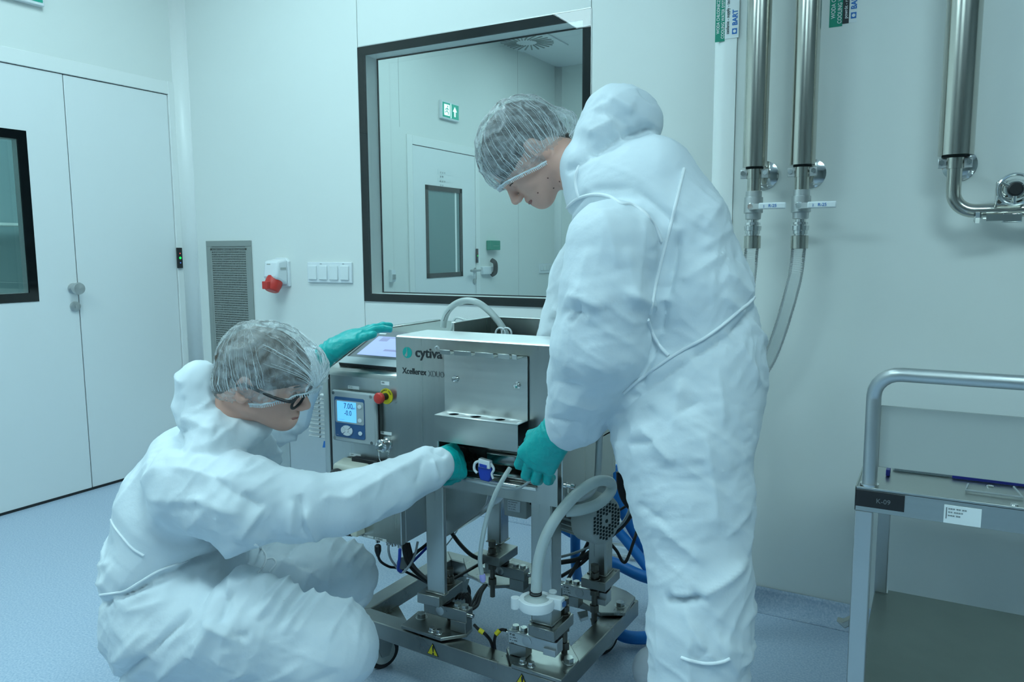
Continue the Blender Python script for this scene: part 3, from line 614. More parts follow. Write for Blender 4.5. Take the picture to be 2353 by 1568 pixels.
MB().box(-.06, .24, TY + .147, TY + .35, z_ - .0005, z_ + .004).build('sheet', 'acrylic', t, bevel=.001)
MB().ring([(.065, TY + .10, z_ + .004), (.06, TY + .06, z_ + .003), (.145, TY + .06, z_ + .003), (.135, TY + .11, z_ + .006)], .002, 8).build('wire_clip', 'whitep', t)
# ================================================================ the mixing station
mx_ = thing('mixing_station', 'wheeled stainless steel mixing station with control cabinet between the two persons', 'machine')
ZF = .18
def fz(u, v, z=ZF): return at(u, v, Z=z)
FL = np.array([-1.471, 1.628, 0]); FR = np.array([-.758, 1.587, 0]); BR = np.array([-.740, 2.105, 0]); BL = np.array([-1.459, 2.150, 0])
def rail(a, b, c, d, name='frame_rail'):
    """mitred rail: outer edge a-b, inner edge d-c"""
    return MB().prism([(*q[:2], ZF - .05) for q in (a, b, c, d)], (0, 0, .05)).build(name, 'darksteel', mx_, bevel=.003)
ctr = (FL + FR + BR + BL) / 4
def inn(p):  # inner corner
    ex = (FR - FL) / np.linalg.norm(FR - FL); ey = (BL - FL) / np.linalg.norm(BL - FL)
    s = p - ctr; return p - ex * .055 * np.sign(np.dot(s, ex)) - ey * .055 * np.sign(np.dot(s, ey))
fl, fr_, br, bl = inn(FL), inn(FR), inn(BR), inn(BL)
rail(FL, FR, fr_, fl); rail(FR, BR, br, fr_); rail(BR, BL, bl, br); rail(BL, FL, fl, bl)
MB().prism([(*q[:2], ZF - .048) for q in (fl, fl + (fr_ - fl) * .28, fl + (bl - fl) * .30)], (0, 0, .006)).build('corner_gusset', 'darksteel', mx_)
# casters
for (cx_, cy_, sd) in ((FL[0] + .085, FL[1] + .06, 1), (FR[0] - .09, FR[1] + .06, 1), (BR[0] - .10, BR[1] - .03, 1), (BL[0] + .07, BL[1] - .05, 1)):
    an = math.radians(20); ax = np.array([math.cos(an), -math.sin(an) * .4 - .3, 0]); ax /= np.linalg.norm(ax)
    c_ = np.array([cx_, cy_, .052]) - ax * .016
    wh = MB().lathe(c_, ax, [(0, .036), (.002, .048), (.006, .051), (.026, .051), (.030, .048), (.032, .036)], 32).build('caster_wheel', 'rubber', mx_)
    MB().lathe(c_ + ax * .0325, ax, [(0, .036), (.003, .034), (.004, .014), (.008, .012)], 24).lathe(c_ - ax * .0005, -ax, [(0, .036), (.003, .034), (.004, .014), (.008, .012)], 24).build('wheel_disc', 'greyp', wh)
    up_ = np.array([0, 0, 1.]); side = np.cross(up_, ax)
    MB().prism([c_ - ax * .004 + side * q + up_ * h for q, h in ((-.012, -.008), (.012, -.008), (.035, .060), (-.035, .060))], -ax * .003).prism([c_ + ax * .040 + side * q + up_ * h for q, h in ((-.012, -.008), (.012, -.008), (.035, .060), (-.035, .060))], ax * .003).cyl(c_ + ax * .016 + up_ * .056, c_ + ax * .016 + up_ * .078, .034).build('caster_fork', 'darksteel', mx_)
q_ = at(1345, 1410, Z=.14)
MB().prism([at(1326, 1413, Z=.15), at(1350, 1408, Z=.15), at(1352, 1424, Z=.13), at(1334, 1430, Z=.13)], (0, 0, .008)).build('brake_pedal', 'chrome', mx_, bevel=.002)
# ------------------------- weigh modules and legs
ZP = .30       # top of leg base plate
def bolt(p, r=.011, h=.009, m_='bolt', par=None, name='bolt'):
    p = np.array(p, float)
    return MB().hexa(p, p + [0, 0, h], r).cyl(p - [0, 0, .001], p + [0, 0, .0015], r * 1.25).build(name, m_, par or mx_, bevel=.001)
legs = {'FL': ((-1.182, 1.633), (.058, .016)), 'FR': ((-.853, 1.622), (.058, .058)), 'BL': ((-1.222, 1.96), (.05, .055)), 'BR': ((-.840, 1.955), (.053, .055))}
plates = {'FL': [(958, 1363), (1009, 1375), (1064, 1336)], 'FR': [(1213, 1436), (1272.7, 1453.4), (1318.5, 1411)], 'BL': [(1106, 1274), (1147, 1284), (1190, 1255)], 'BR': [(1334.6, 1328), (1391, 1341), (1425, 1308.7)]}
for k in legs:
    (x_, y_), (lx, ly) = legs[k]
    a, b, c_ = [at(*q, Z=ZP) for q in plates[k]]
    d_ = a + c_ - b
    if k == 'FL': x_, y_ = at(983, 1359, Z=ZP)[:2]; y_ -= .004
    if k == 'FR': x_, y_ = at(1221, 1428, Z=ZP)[:2]; y_ -= .003
    if k == 'BL': x_, y_ = at(1150, 1252, Z=ZP)[:2]; x_ -= lx
    if k == 'BR': x_, y_ = at(1391, 1327, Z=ZP)[:2]; x_ -= lx
    lg = MB().box(x_, x_ + lx, y_, y_ + ly, ZP, .72 if 'F' in k else .70).build('leg', 'steel', mx_, bevel=.004)
    MB().box(x_ - .003, x_ + lx + .003, y_ - .003, y_ + ly + .003, ZP, ZP + .004).build('weld_seam', 'darksteel', lg, bevel=.0015)
    bp = MB().prism([a, b, c_, d_], (0, 0, -.028)).build('base_plate', 'darksteel', mx_, bevel=.002)
    n_ = lambda s, t: a + (b - a) * s + (c_ - b) * t      # along the front edge, along the side
    # rubber pad and load cell block under the plate
    p_ = n_(.55, .45); MB().lathe((p_[0], p_[1], ZP - .028), (0, 0, -1), [(0, .026), (.008, .030), (.012, .024)], 20).build('load_pad', 'rubber', mx_)
    off = {'FL': (.01, .115), 'FR': (-.085, .035), 'BL': (.0, .12), 'BR': (-.085, .035)}[k]
    lx0, lx1 = p_[0] + off[0] - .0, p_[0] + off[0] + .115
    lc0, lc1 = (p_[0] - .045, p_[0] + .095) if 'L' in k else (p_[0] - .11, p_[0] + .03)
    yc = p_[1] - (.0 if 'L' in k else .012)
    lc = MB().box(lc0, lc1, yc - .017, yc + .017, .226, ZP - .04).build('load_cell', 'satin' if 'R' in k else 'darksteel', mx_, bevel=.002)
    e = lc1 if 'L' in k else lc0; s_ = -1 if 'L' in k else 1
    for q in (.014, .038): bolt((e + s_ * q, yc, ZP - .04), .0105, .010, 'steel', lc)
    MB().box(e + s_ * .003, e + s_ * .052, yc - .017, yc + .017, .196, .226).build('cell_spacer', 'darksteel', mx_, bevel=.001)
    MB().lathe((lc0 + .055, yc - .017, .244), (0, -1, 0), [(0, .013), (.0015, .013), (.002, .011)], 24).build('cell_disc', 'satin', lc)
    if 'R' in k:
        MB().box(lc0 + .003, lc0 + .056, yc - .0182, yc - .017, .229, .257).build('cell_label', 'silver', lc, smooth=0)
        text('print', 'IP 68\n--- == -\n= -- ==\n- == --', .0075, (lc0 + .006, yc - .0184, .250), XA, ZA, 'print', lc)
        MB().box(lc1 - .035, lc1 - .001, yc - .026, yc - .017, .226, .243).build('cell_terminal', 'satin', lc, bevel=.001)
    # cable gland on the cell
    MB().cyl((e, yc, .243), (e - s_ * .012, yc, .243), .006).build('cell_gland', 'chrome', lc)
    # adjusting bolt
    q = at(1297, 1411, Z=ZP) if k == 'FR' else (n_(.5, .42) if k == 'BR' else (n_(1.02, .75) if k == 'FL' else n_(.35, .45)))
    if k == 'BL': q = at(1131, 1275, Z=ZP)
    if k == 'BR': q = at(1366, 1332, Z=ZP)
    if k == 'FL': q = at(1033, 1341, Z=ZP)
    q = np.array([q[0], q[1], 0])
    MB().hexa(q + [0, 0, ZP + .028], q + [0, 0, ZP + .044], .013).hexa(q + [0, 0, ZP + .008], q + [0, 0, ZP + .022], .014).cyl(q + [0, 0, .205], q + [0, 0, ZP + .032], .008).cyl(q + [0, 0, ZP], q + [0, 0, ZP + .003], .016).hexa(q + [0, 0, ZP - .045], q + [0, 0, ZP - .030], .014).hexa(q + [0, 0, .205], q + [0, 0, .225], .014).cyl(q + [0, 0, .165], q + [0, 0, .205], .008).build('adjusting_bolt', 'bolt', mx_, bevel=.001)
# mounting plates on the frame
mp = {'FL': [(921, 1437), (1012.5, 1467), (1073, 1457.5), (1086, 1443), (1080, 1416), (961, 1404)],
      'FR': [(1163, 1490), (1175, 1527.6), (1290, 1564), (1331, 1517), (1309, 1478), (1296, 1470), (1210, 1462)],
      'BR': [(1303, 1361), (1345, 1388), (1379, 1409), (1437, 1409), (1460, 1372), (1440, 1358), (1395, 1340), (1310, 1335)],
      'BL': [(1064, 1282), (1075, 1320), (1130, 1347), (1210, 1343), (1262, 1340), (1240, 1300), (1110, 1262)]}
for k, q in mp.items():
    MB().prism([at(u, v, Z=ZF + .014) for u, v in q], (0, 0, -.010)).build('mounting_plate', 'darksteel', mx_, bevel=.002)
for u, v in ((969, 1419), (1307, 1522), (1425, 1393), (1117, 1311)): bolt(at(u, v, Z=ZF + .014), .0135, .013, 'steel')
for u, v in ((993, 1451), (1009, 1456), (1201, 1524), (1221, 1531)): bolt(at(u, v, Z=ZF + .014), .0085, .011, 'chrome')
# small white labels on the front mounting plates, warning stickers on the rail
for (u, v) in ((1035, 1448), (1166, 1490)):
    a = at(u, v, Z=ZF + .0145); MB().prism([a, a + [.048, 0, 0], a + [.048, .014, 0], a + [0, .014, 0]], (0, 0, .0006)).build('plate_label', 'paper', mx_, smooth=0)
for u, v in ((990, 1503), (1202, 1575)):
    c_ = at(u, v, Y=1.60); s_ = .017; ex = (FR - FL) / np.linalg.norm(FR - FL); t_ = (c_[0] - FL[0]) / (FR[0] - FL[0]); base = FL + (FR - FL) * t_; nrm = np.array([ex[1], -ex[0], 0]); base = base + nrm * .0006; base[2] = .158 - .005
    P = lambda a_, b_: base + ex * a_ * s_ + np.array([0, 0, b_ * s_])
    o = MB().prism([P(-1.15, -.8), P(1.15, -.8), P(0, 1.2)], nrm * .0005).build('warning_sticker', 'print', mx_, smooth=0)
    MB().prism([P(-.98, -.7) + nrm * .0006, P(.98, -.7) + nrm * .0006, P(0, 1.0) + nrm * .0006], nrm * .0004).build('yellow_field', 'yellow', o, smooth=0)
    text('print', '!', .034, P(-.12, -.6) + nrm * .0012, ex, ZA, 'print', o, bold=.03)
# ------------------------- front hood panel
YP = 1.60; PX0, PX1, PZ0, PZ1 = -1.239, -.768, .617, 1.007
ox0, ox1, oz0, oz1 = -1.108, -.822, .655, .752
# front sheet, made of the solid strips round the opening
P_ = MB().box(PX0, ox0, YP, YP + .003, PZ0, PZ1 - .004).box(ox1, PX1, YP, YP + .003, PZ0, PZ1 - .004).box(ox0, ox1, YP, YP + .003, oz1, PZ1 - .004).box(ox0, ox1, YP, YP + .003, PZ0, oz0).build('hood_front', 'steel', mx_)
# rounded top edge + flange sloping to the rear
prof = [(YP, PZ1 - .012)] + [(YP + .012 - .012 * math.cos(math.radians(a)), PZ1 - .012 + .012 * math.sin(math.radians(a))) for a in (20, 40, 60, 80, 90)] + [(YP + .145, PZ1 + .001), (YP + .145, PZ1 - .015), (YP + .003, PZ1 - .015)]
MB().prism([(PX0, y, z) for y, z in prof], (PX1 - PX0, 0, 0)).build('hood_flange', 'flange', mx_, smooth=50)
box('hood_side', 'steel', PX0, PX0 + .003, YP + .003, YP + .14, PZ0, PZ1 - .015, mx_, 0)
# recess behind the opening
MB().box(ox0, ox1, YP + .12, YP + .122, oz0, oz1).box(ox0 - .003, ox0, YP + .003, YP + .12, oz0, oz1).box(ox1, ox1 + .003, YP + .003, YP + .12, oz0, oz1).box(ox0, ox1, YP + .003, YP + .12, oz0 - .003, oz0).build('recess', 'darksteel', mx_)
MB().prism([(ox0, YP + .002, oz1), (ox1, YP + .002, oz1), (ox1, YP + .07, oz1 - .04), (ox0, YP + .07, oz1 - .04)], (0, .002, .002)).build('recess_lip', 'steel', mx_)
MB().box(ox0 + .02, ox1 - .01, YP + .02, YP + .05, oz0, oz0 + .012).box(ox0 + .10, ox1 - .04, YP + .07, YP + .11, oz0 + .02, oz0 + .05).build('recess_rail', 'chrome', mx_, bevel=.003)
# opening rim wire frame
MB().ring(smooth_path([(ox0 + .002, YP - .004, oz0 + .02), (ox0 + .002, YP - .004, oz1 - .012), (ox0 + .010, YP - .004, oz1 - .003), (ox0 + .03, YP - .004, oz1 - .002)], 4), .003, 8).build('opening_rim', 'satin', mx_)
MB().box(ox0, ox1, YP - .006, YP + .002, oz0 - .006, oz0 + .003).build('opening_lip', 'chrome', mx_, bevel=.002)
# rack with shelf on the panel
rk = MB()
rx0, rx1 = -1.083, -.845; rzt = .976; rzs = .822; sd = .055; szb = .755
rk.box(rx0, rx1, YP - .006, YP - .004, rzs, rzt)
rk = rk.build('rack_back', 'rack', mx_)
hs = MB(); sh0, sh1 = -1.083 + .002, -.845
# shelf top with three round holes cut by building the top as strips and arcs
def holed_strip(x0, x1, y0, y1, z, holes, r, n=20):
    import bmesh
    b = bmesh.new(); geom = []
    outer = [b.verts.new(q) for q in ((x0, y0, z), (x1, y0, z), (x1, y1, z), (x0, y1, z))]
    ed = [b.edges.new((outer[i], outer[(i + 1) % 4])) for i in range(4)]
    for hx, hy, hr in holes:
        vs = [b.verts.new((hx + hr * math.cos(2 * math.pi * i / n), hy + hr * math.sin(2 * math.pi * i / n), z)) for i in range(n)]
        ed += [b.edges.new((vs[i], vs[(i + 1) % n])) for i in range(n)]
    bmesh.ops.triangle_fill(b, use_beauty=True, edges=ed)
    b.verts.ensure_lookup_table(); b.verts.index_update()
    v = [tuple(q.co) for q in b.verts]; f = [tuple(q.index for q in fc.verts) for fc in b.faces]; b.free(); return v, f
hx = [at(u, v, Z=rzs) for u, v in ((1051, 949), (1101, 955), (1155, 962))]
shy = YP - sd
v, f = holed_strip(sh0, sh1, shy, YP - .004, rzs, [(q[0], (shy + YP) / 2, .0135) for q in hx] + [(sh0 + .018, (shy + YP) / 2 + .006, .003), (sh1 - .018, (shy + YP) / 2, .003)], .0135)
o = MB().add(v, f).build('rack_shelf', 'flange', mx_); md = o.modifiers.new('s', 'SOLIDIFY'); md.thickness = .002; md.offset = -1
MB().box(sh0, sh1, shy, shy + .002, szb, rzs - .0005).build('rack_front', 'steel_h', mx_, bevel=.0008)
MB().box(sh0, sh1, YP - .002, YP - .0005, szb, rzs - .003).build('rack_shade_sheet', 'blackp', mx_, smooth=0)  # black sheet standing in for the shade behind the rack front
# hook tabs at the top of the rack
xs = [rx0 - .022, rx0 + .012, rx0 + .065, rx0 + .125, rx0 + .175, rx0 + .200, rx1]
tb = MB()
for (u0, u1) in ((1012, 1036), (1044, 1084), (1093, 1135), (1145, 1172), (1177, 1189)):
    a_, b_ = at(u0, 805, Y=YP - .038)[0], at(u1, 811, Y=YP - .038)[0]
    MB().prism([(a_, YP - .005, rzt - .002), (b_, YP - .005, rzt - .002), (b_, YP - .040, rzt - .004), (a_, YP - .040, rzt - .004)], (0, 0, .002)).prism([(a_, YP - .040, rzt - .004), (b_, YP - .040, rzt - .004), (b_, YP - .043, rzt + .008), (a_, YP - .043, rzt + .008)], (0, .002, 0)).build('hook_tab', 'steel_h', mx_, bevel=.001)
MB().box(rx0, rx1, YP - .007, YP - .004, rzt - .004, rzt).build('tab_root', 'steel_h', mx_)
hk_ = np.array(at(1006, 803, Y=YP - .036))
MB().ring(smooth_path([hk_ + q for q in ([.004, 0, 0], [0, 0, .007], [-.007, 0, .004], [-.004, 0, -.004])], 4), .002, 8).build('wire_hook', 'satin', mx_)
for u, v in ((1043, 872), (1184, 887)):
    c_ = at(u, v, Y=YP - .02); MB().cyl((c_[0], YP - .004, c_[2]), (c_[0], YP - .018, c_[2]), .0035, n=12).lathe((c_[0], YP - .016, c_[2]), (0, -1, 0), [(0, .0065), (.006, .0065), (.009, .003)], 12).lathe((c_[0], YP - .006, c_[2]), (0, -1, 0), [(0, .009), (.002, .009)], 6).build('rack_screw', 'chrome', mx_)
# print on the panel: teal round emblem, maker name, model name
c_ = at(936, 810.5, Y=YP); r_ = .0146
em = MB().cyl((c_[0], YP - .0008, c_[2]), (c_[0], YP, c_[2]), r_, n=40).build('emblem', 'cyan', mx_, smooth=0)
MB().prism([(c_[0] - .0085, YP - .0012, c_[2] - .0075), (c_[0] - .003, YP - .0012, c_[2] - .0115), (c_[0] + .0005, YP - .0012, c_[2] - .008), (c_[0] + .0008, YP - .0012, c_[2] + .0146), (c_[0] - .0006, YP - .0012, c_[2] + .0146), (c_[0] - .0012, YP - .0012, c_[2] + .003), (c_[0] - .004, YP - .0012, c_[2] - .002)], (0, .0003, 0)).build('emblem_cut', 'steel', em, smooth=0)
a = at(954, 820, Y=YP); b = at(1012, 824, Y=YP)
text('lettering', 'cytiva', .036, (a[0], YP - .0005, a[2]), XA, ZA, 'print', mx_, bold=.018, xs=1.02)
a = at(925, 858, Y=YP)
text('lettering', 'Xcellerex', .0225, (a[0], YP - .0005, a[2]), XA, ZA, 'print', mx_, bold=.012, xs=.86)
a = at(984, 865, Y=YP)
text('lettering', 'XDUO', .0215, (a[0], YP - .0005, a[2]), XA, ZA, 'greyprint', mx_, xs=.78)
# ------------------------- vessel behind the panel
VX0, VX1, VY0, VY1, VZ = -1.155, -.756, YP + .125, 1.945, 1.03
t_ = .004
MB().box(VX0, VX0 + t_, VY0 + .02, VY1, .70, VZ).box(VX1 - t_, VX1, YP + .004, VY1, .617, PZ1 - .01).box(VX1 - t_, VX1, VY0 + .02, VY1, PZ1 - .01, VZ).box(VX0, VX1, VY1 - t_, VY1, .66, VZ).box(VX0, VX1, VY0, VY1, .735, .74).build('vessel_wall', 'steel', mx_, bevel=.0008)
MB().box(VX0 - .004, VX1 + .004, VY1 - .012, VY1 + .004, VZ, VZ + .004).box(VX0 - .006, VX0 + .010, VY0 + .02, VY1, VZ, VZ + .003).box(VX1 - .010, VX1 + .006, VY0 + .02, VY1, VZ, VZ + .003).build('vessel_rim', 'satin', mx_, bevel=.0015)
# tapered vessel bottom seen under the panel
MB().prism([(VX0 - .06, YP + .06, .62), (VX0 - .06, YP + .30, .62), (VX0 + .10, YP + .28, .50), (VX0 + .10, YP + .10, .50)], (0, 0, .0)).build('tmp', 'steel', mx_) if False else None
MB().prism([at(u, v, Y=1.80) for u, v in ((985, 1085), (1128, 1110), (1118, 1160), (1098, 1184), (1040, 1226), (985, 1256))], (0, .13, 0)).build('vessel_bottom', 'steel', mx_, bevel=.003)
MB().cyl((-1.055, 1.80, .585), (-1.02, 1.76, .585), .016).lathe((-1.10, 1.83, .585), (.6, -.5, 0), [(0, .02), (.03, .022)], 16).build('bottom_fitting', 'whitep', mx_)
# junction box under the panel
a = at(1158, 1150, Y=1.74); b = at(1216, 1196, Y=1.74)
jb = MB().box(a[0] - .0, b[0] - .008, 1.74, 1.79, b[2] + .0, a[2] + .03).build('junction_box', 'greyp', mx_, bevel=.003)
MB().box(a[0] + .012, a[0] + .05, 1.7388, 1.74, a[2] - .026, a[2] + .004).build('rating_label', 'silver', jb, smooth=0)
text('print', '== =====\n=- == -=\n== -- ==\n-= = ==-', .0065, (a[0] + .014, 1.7386, a[2] - .003), XA, ZA, 'greyprint', jb)
MB().cyl((b[0] - .0085, 1.765, a[2] - .003), (b[0] - .006, 1.765, a[2] - .003), .006).build('box_port', 'blackp', jb)
# ------------------------- control cabinet at the left
KY = 1.62; KX0, KX1, KZ0, KZ1 = -1.497, -1.250, .422, .893
MB().box(KX0 + .006, KX1, KY, KY + .02, KZ0, KZ1 - .008).build('cabinet_front', 'steel', mx_, bevel=.004)
MB().box(KX0 + .002, KX1, KY + .02, KY + .30, KZ0 + .003, KZ1 - .004).build('cabinet_body', 'steel', mx_, bevel=.002)
MB().box(KX0 - .004, KX0 + .006, KY + .006, KY + .026, KZ0, KZ1).build('cabinet_gasket', 'gasket', mx_, smooth=0)
# sloping console top
tz = .985
sl = [(KY, KZ1 - .012), (KY + .004, KZ1 + .001), (KY + .016, KZ1 + .008), (KY + .225, tz - .003), (KY + .24, tz), (KY + .58, tz), (KY + .58, KZ1 - .012)]
MB().prism([(KX0, y, z) for y, z in sl], (KX1 + .06 - KX0, 0, 0)).build('console_top', 'steel_h', mx_, smooth=50, bevel=.001)
# left cheek plate
ck = [(KY + .01, KZ0), (KY + .01, KZ1 - .006), (KY + .022, KZ1 + .010), (KY + .23, tz + .004), (KY + .58, tz + .004), (KY + .58, KZ0)]
MB().prism([(KX0 - .030, y, z) for y, z in ck], (.022, 0, 0)).build('cheek_plate', 'steel', mx_, bevel=.003)
MB().prism([(KX0 - .008, y, z - .006) for y, z in ck], (.008, 0, 0)).build('cheek_gap', 'gasket', mx_, smooth=0)
# wider rear housing with louvres
HX0, HX1, HY, HZ0, HZ1 = -2.02, -1.50, 1.95, .40, .80
seam = at(665, 1000, Y=HY)[0]
MB().box(HX0 - .13, seam - .001, HY, HY + .25, HZ0, HZ1).build('rear_housing', 'steel', mx_, bevel=.002)
MB().box(seam + .001, HX1, HY - .001, HY + .25, HZ0, HZ1).build('rear_housing', 'satin', mx_, bevel=.002)
for j in range(11):
    a = at(707 + j * .6, 903 + 9.6 * j, Y=HY); b = at(733 + j * .4, 906 + 9.6 * j, Y=HY); c2 = at(738 + j * .3, 907 + 9.6 * j, Y=HY)
    MB().prism([(a[0], HY - .001, a[2] - .006), (a[0], HY - .008, a[2] - .002), (a[0], HY - .001, a[2] + .004)], (b[0] - a[0], 0, 0)).build('louvre', 'satin', mx_)
    MB().prism([(c2[0], HY - .001, a[2] - .006), (c2[0], HY - .008, a[2] - .002), (c2[0], HY - .001, a[2] + .004)], (b[0] - a[0], 0, 0)).build('louvre', 'satin', mx_)
for (u0, v0, u1, v1, s_) in ((614, 972, 648, 986, '= 88'), (613, 990, 645, 1008, '')):
    a = at(u0, v0, Y=HY); b = at(u1, v1, Y=HY)
    sk = MB().box(a[0], b[0], HY - .0015, HY, b[2], a[2]).build('rating_sticker', 'paper', mx_, smooth=0)
    if s_: text('print', s_, .016, (a[0] + .02, HY - .0017, b[2] + .002), XA, ZA, 'print', sk)
    else:
        m_ = (a[0] + b[0]) / 2
        MB().prism([(m_ - .012, HY - .0017, b[2] + .013), (m_ + .006, HY - .0017, b[2] + .013), (m_ - .003, HY - .0017, a[2] - .003)], (0, -.0003, 0)).build('triangle_mark', 'greyprint', sk, smooth=0)
        text('print', '=== == ===', .008, (a[0] + .006, HY - .0017, b[2] + .003), XA, ZA, 'greyprint', sk)
MB().prism([at(744, 1014, Y=HY - .002), at(747, 1014, Y=HY - .002), at(748, 1029, Y=HY - .002), at(741, 1029, Y=HY - .002)], (0, .001, 0)).build('blue_mark', 'blueprint', mx_, smooth=0)
# touchscreen lying on the slope
sy = np.array([0, .225, tz - KZ1]); sy /= np.linalg.norm(sy); sn = np.cross(XA, sy)
o0 = np.array([KX0 + .024, KY + .022, KZ1 + .010])
def sp(a_, b_, c_=0.): return o0 + np.array([a_, 0, 0]) + sy * b_ + sn * c_
W_, H_ = .30, .195
ts = MB().prism([sp(0, 0), sp(W_, 0), sp(W_, H_), sp(0, H_)], sn * .012).build('touchscreen', 'blackp', mx_, bevel=.003)
MB().prism([sp(.0, 0, .0121), sp(W_, 0, .0121), sp(W_, .036, .0121), sp(.0, .036, .0121)], sn * .0012).build('lower_bezel', 'housing', ts, bevel=.001)
MB().prism([sp(.012, .036, .0121), sp(W_ - .01, .036, .0121), sp(W_ - .01, H_ - .004, .0121), sp(.012, H_ - .004, .0121)], sn * .001).build('bezel', 'greyprint', ts, smooth=0)
MB().prism([sp(.030, .050, .0131), sp(.262, .050, .0131), sp(.262, .158, .0131), sp(.030, .158, .0131)], sn * .0008).build('screen', 'screen', ts, smooth=0)
btn = lit('lit_screen_button', (.16, .22, .40), .7)
for (a_, b_, w_, h_) in ((.125, .122, .055, .010), (.105, .076, .055, .010), (.155, .150, .04, .004), (.05, .15, .05, .004), (.05, .13, .03, .018)):
    MB().prism([sp(a_, b_, .0140), sp(a_ + w_, b_, .0140), sp(a_ + w_, b_ + h_, .0140), sp(a_, b_ + h_, .0140)], sn * .0003).build('screen_button', btn, ts, smooth=0)
MB().prism([sp(.02, .172, .0132), sp(.045, .172, .0132), sp(.045, .178, .0132), sp(.02, .178, .0132)], sn * .0003).build('badge', 'paper', ts, smooth=0)
# process controller
CY_ = KY - .022
def kp(u, v, y=None): return at(u, v, Y=CY_ if y is None else y)
a = kp(762, 897); b = kp(862, 905); c_ = kp(864, 1027); d_ = kp(765, 1013)
cx0, cx1 = (a[0] + d_[0]) / 2, (b[0] + c_[0]) / 2; cz1, cz0 = (a[2] + b[2]) / 2, (c_[2] + d_[2]) / 2
co = MB().box(cx0, cx1 - .001, CY_ + .008, KY, cz0 + .003, cz1 - .003).box(cx0, cx1, CY_, CY_ + .010, cz0, cz1).build('controller', 'housing', mx_, bevel=.006)
MB().box(cx0 + .003, cx1 + .002, CY_ + .012, CY_ + .016, cz0 + .002, cz1 - .002).build('controller_gasket', 'gasket', co, smooth=0)
cw_, ch_ = cx1 - cx0, cz1 - cz0
kx = lambda q: cx0 + cw_ * q; kz_ = lambda q: cz1 - ch_ * q
def rrect(x0, x1, z0, z1, r, y):
    p_ = []
    for cx2, cz2, a0 in ((x1 - r, z1 - r, 0), (x0 + r, z1 - r, 90), (x0 + r, z0 + r, 180), (x1 - r, z0 + r, 270)):
        for i in range(5): p_.append((cx2 + r * math.cos(math.radians(a0 + 22.5 * i)), y, cz2 + r * math.sin(math.radians(a0 + 22.5 * i))))
    return p_
MB().prism(rrect(kx(.07), kx(.76), kz_(.90), kz_(.12), .006, CY_ - .0015), (0, .002, 0)).build('face_panel', 'bluepanel', co, smooth=0)
MB().prism(rrect(kx(.09), kx(.75), kz_(.62), kz_(.18), .005, CY_ - .0025), (0, .0012, 0)).build('display_surround', 'housing', co, smooth=0)
MB().box(kx(.14), kx(.58), CY_ - .0035, CY_ - .0026, kz_(.59), kz_(.20)).build('display', 'lcd', co, smooth=0)
text('display_text', '7.00', .022, (kx(.30), CY_ - .0036, kz_(.33)), XA, ZA, 'bluepanel', co, xs=.85)
text('display_text', '-0.0', .020, (kx(.31), CY_ - .0036, kz_(.46)), XA, ZA, 'bluepanel', co, xs=.85)
text('display_text', 'pH', .008, (kx(.50), CY_ - .0036, kz_(.33)), XA, ZA, 'bluepanel', co)
text('display_text', '- - -- --- -', .006, (kx(.17), CY_ - .0036, kz_(.56)), XA, ZA, 'bluepanel', co)
def oval(name, ex_, ez_, rx_, rz_, par, h=.0025, m_='whitep'):
    return MB().prism([(ex_ + rx_ * math.cos(2 * math.pi * i / 24), CY_ - .0026, ez_ + rz_ * math.sin(2 * math.pi * i / 24)) for i in range(24)], (0, -h, 0)).build(name, m_, par, bevel=.0006)
for q, r2 in ((.27, 1), (.53, 1), (.78, 1)): oval('button', kx(.665), kz_(q), .0065, .0058, co)
ovx, ovz, orx, orz = kx(.35), kz_(.76), .0205, .0145
for k in range(4):
    pts_ = []
    a0, a1 = math.radians(45 + 90 * k + 5), math.radians(135 + 90 * k - 5)
    for i in range(8):
        a = a0 + (a1 - a0) * i / 7; pts_.append((ovx + orx * math.cos(a), CY_ - .0016, ovz + orz * math.sin(a)))
    for i in range(5):
        a = a1 + (a0 - a1) * i / 4; pts_.append((ovx + .36 * orx * math.cos(a), CY_ - .0016, ovz + .36 * orz * math.sin(a)))
    MB().prism(pts_, (0, -.003, 0)).build('arrow_key', 'whitep', co, bevel=.0004)
oval('enter_key', ovx, ovz, .006, .005, co)
text('print', '-----', .005, (kx(.10), CY_ - .0018, kz_(.87)), XA, ZA, 'paper', co)
for q in ((.90, .06), (.90, .94), (.04, .06), (.04, .94)): MB().cyl((kx(q[0]), CY_ - .001, kz_(q[1])), (kx(q[0]), CY_ + .001, kz_(q[1])), .0045, n=14).build('corner_screw', 'darksteel', co)
# labels on the cabinet
for (u0, v0, u1, v1, s_) in ((800, 886, 825, 896, '== ==\n====='), (876, 876, 895, 886, 'EMS'), (875, 991, 900, 1001, 'USB'), (804, 1041, 829, 1052, '====\nMAIN POWER'), (822, 1226, 858, 1238, '= AR NET TCP'), (862, 1235, 888, 1246, 'ETHERNET')):
    a = at(u0, v0, Y=KY); b = at(u1, v1, Y=KY)
    o = MB().box(a[0], b[0], KY - .0012, KY, b[2], a[2]).build('cabinet_label', 'paper', mx_, smooth=0)
    text('print', s_, .0065, (a[0] + .003, KY - .0014, (a[2] + b[2]) / 2 - .001), XA, ZA, 'greyprint', o, xs=.8)
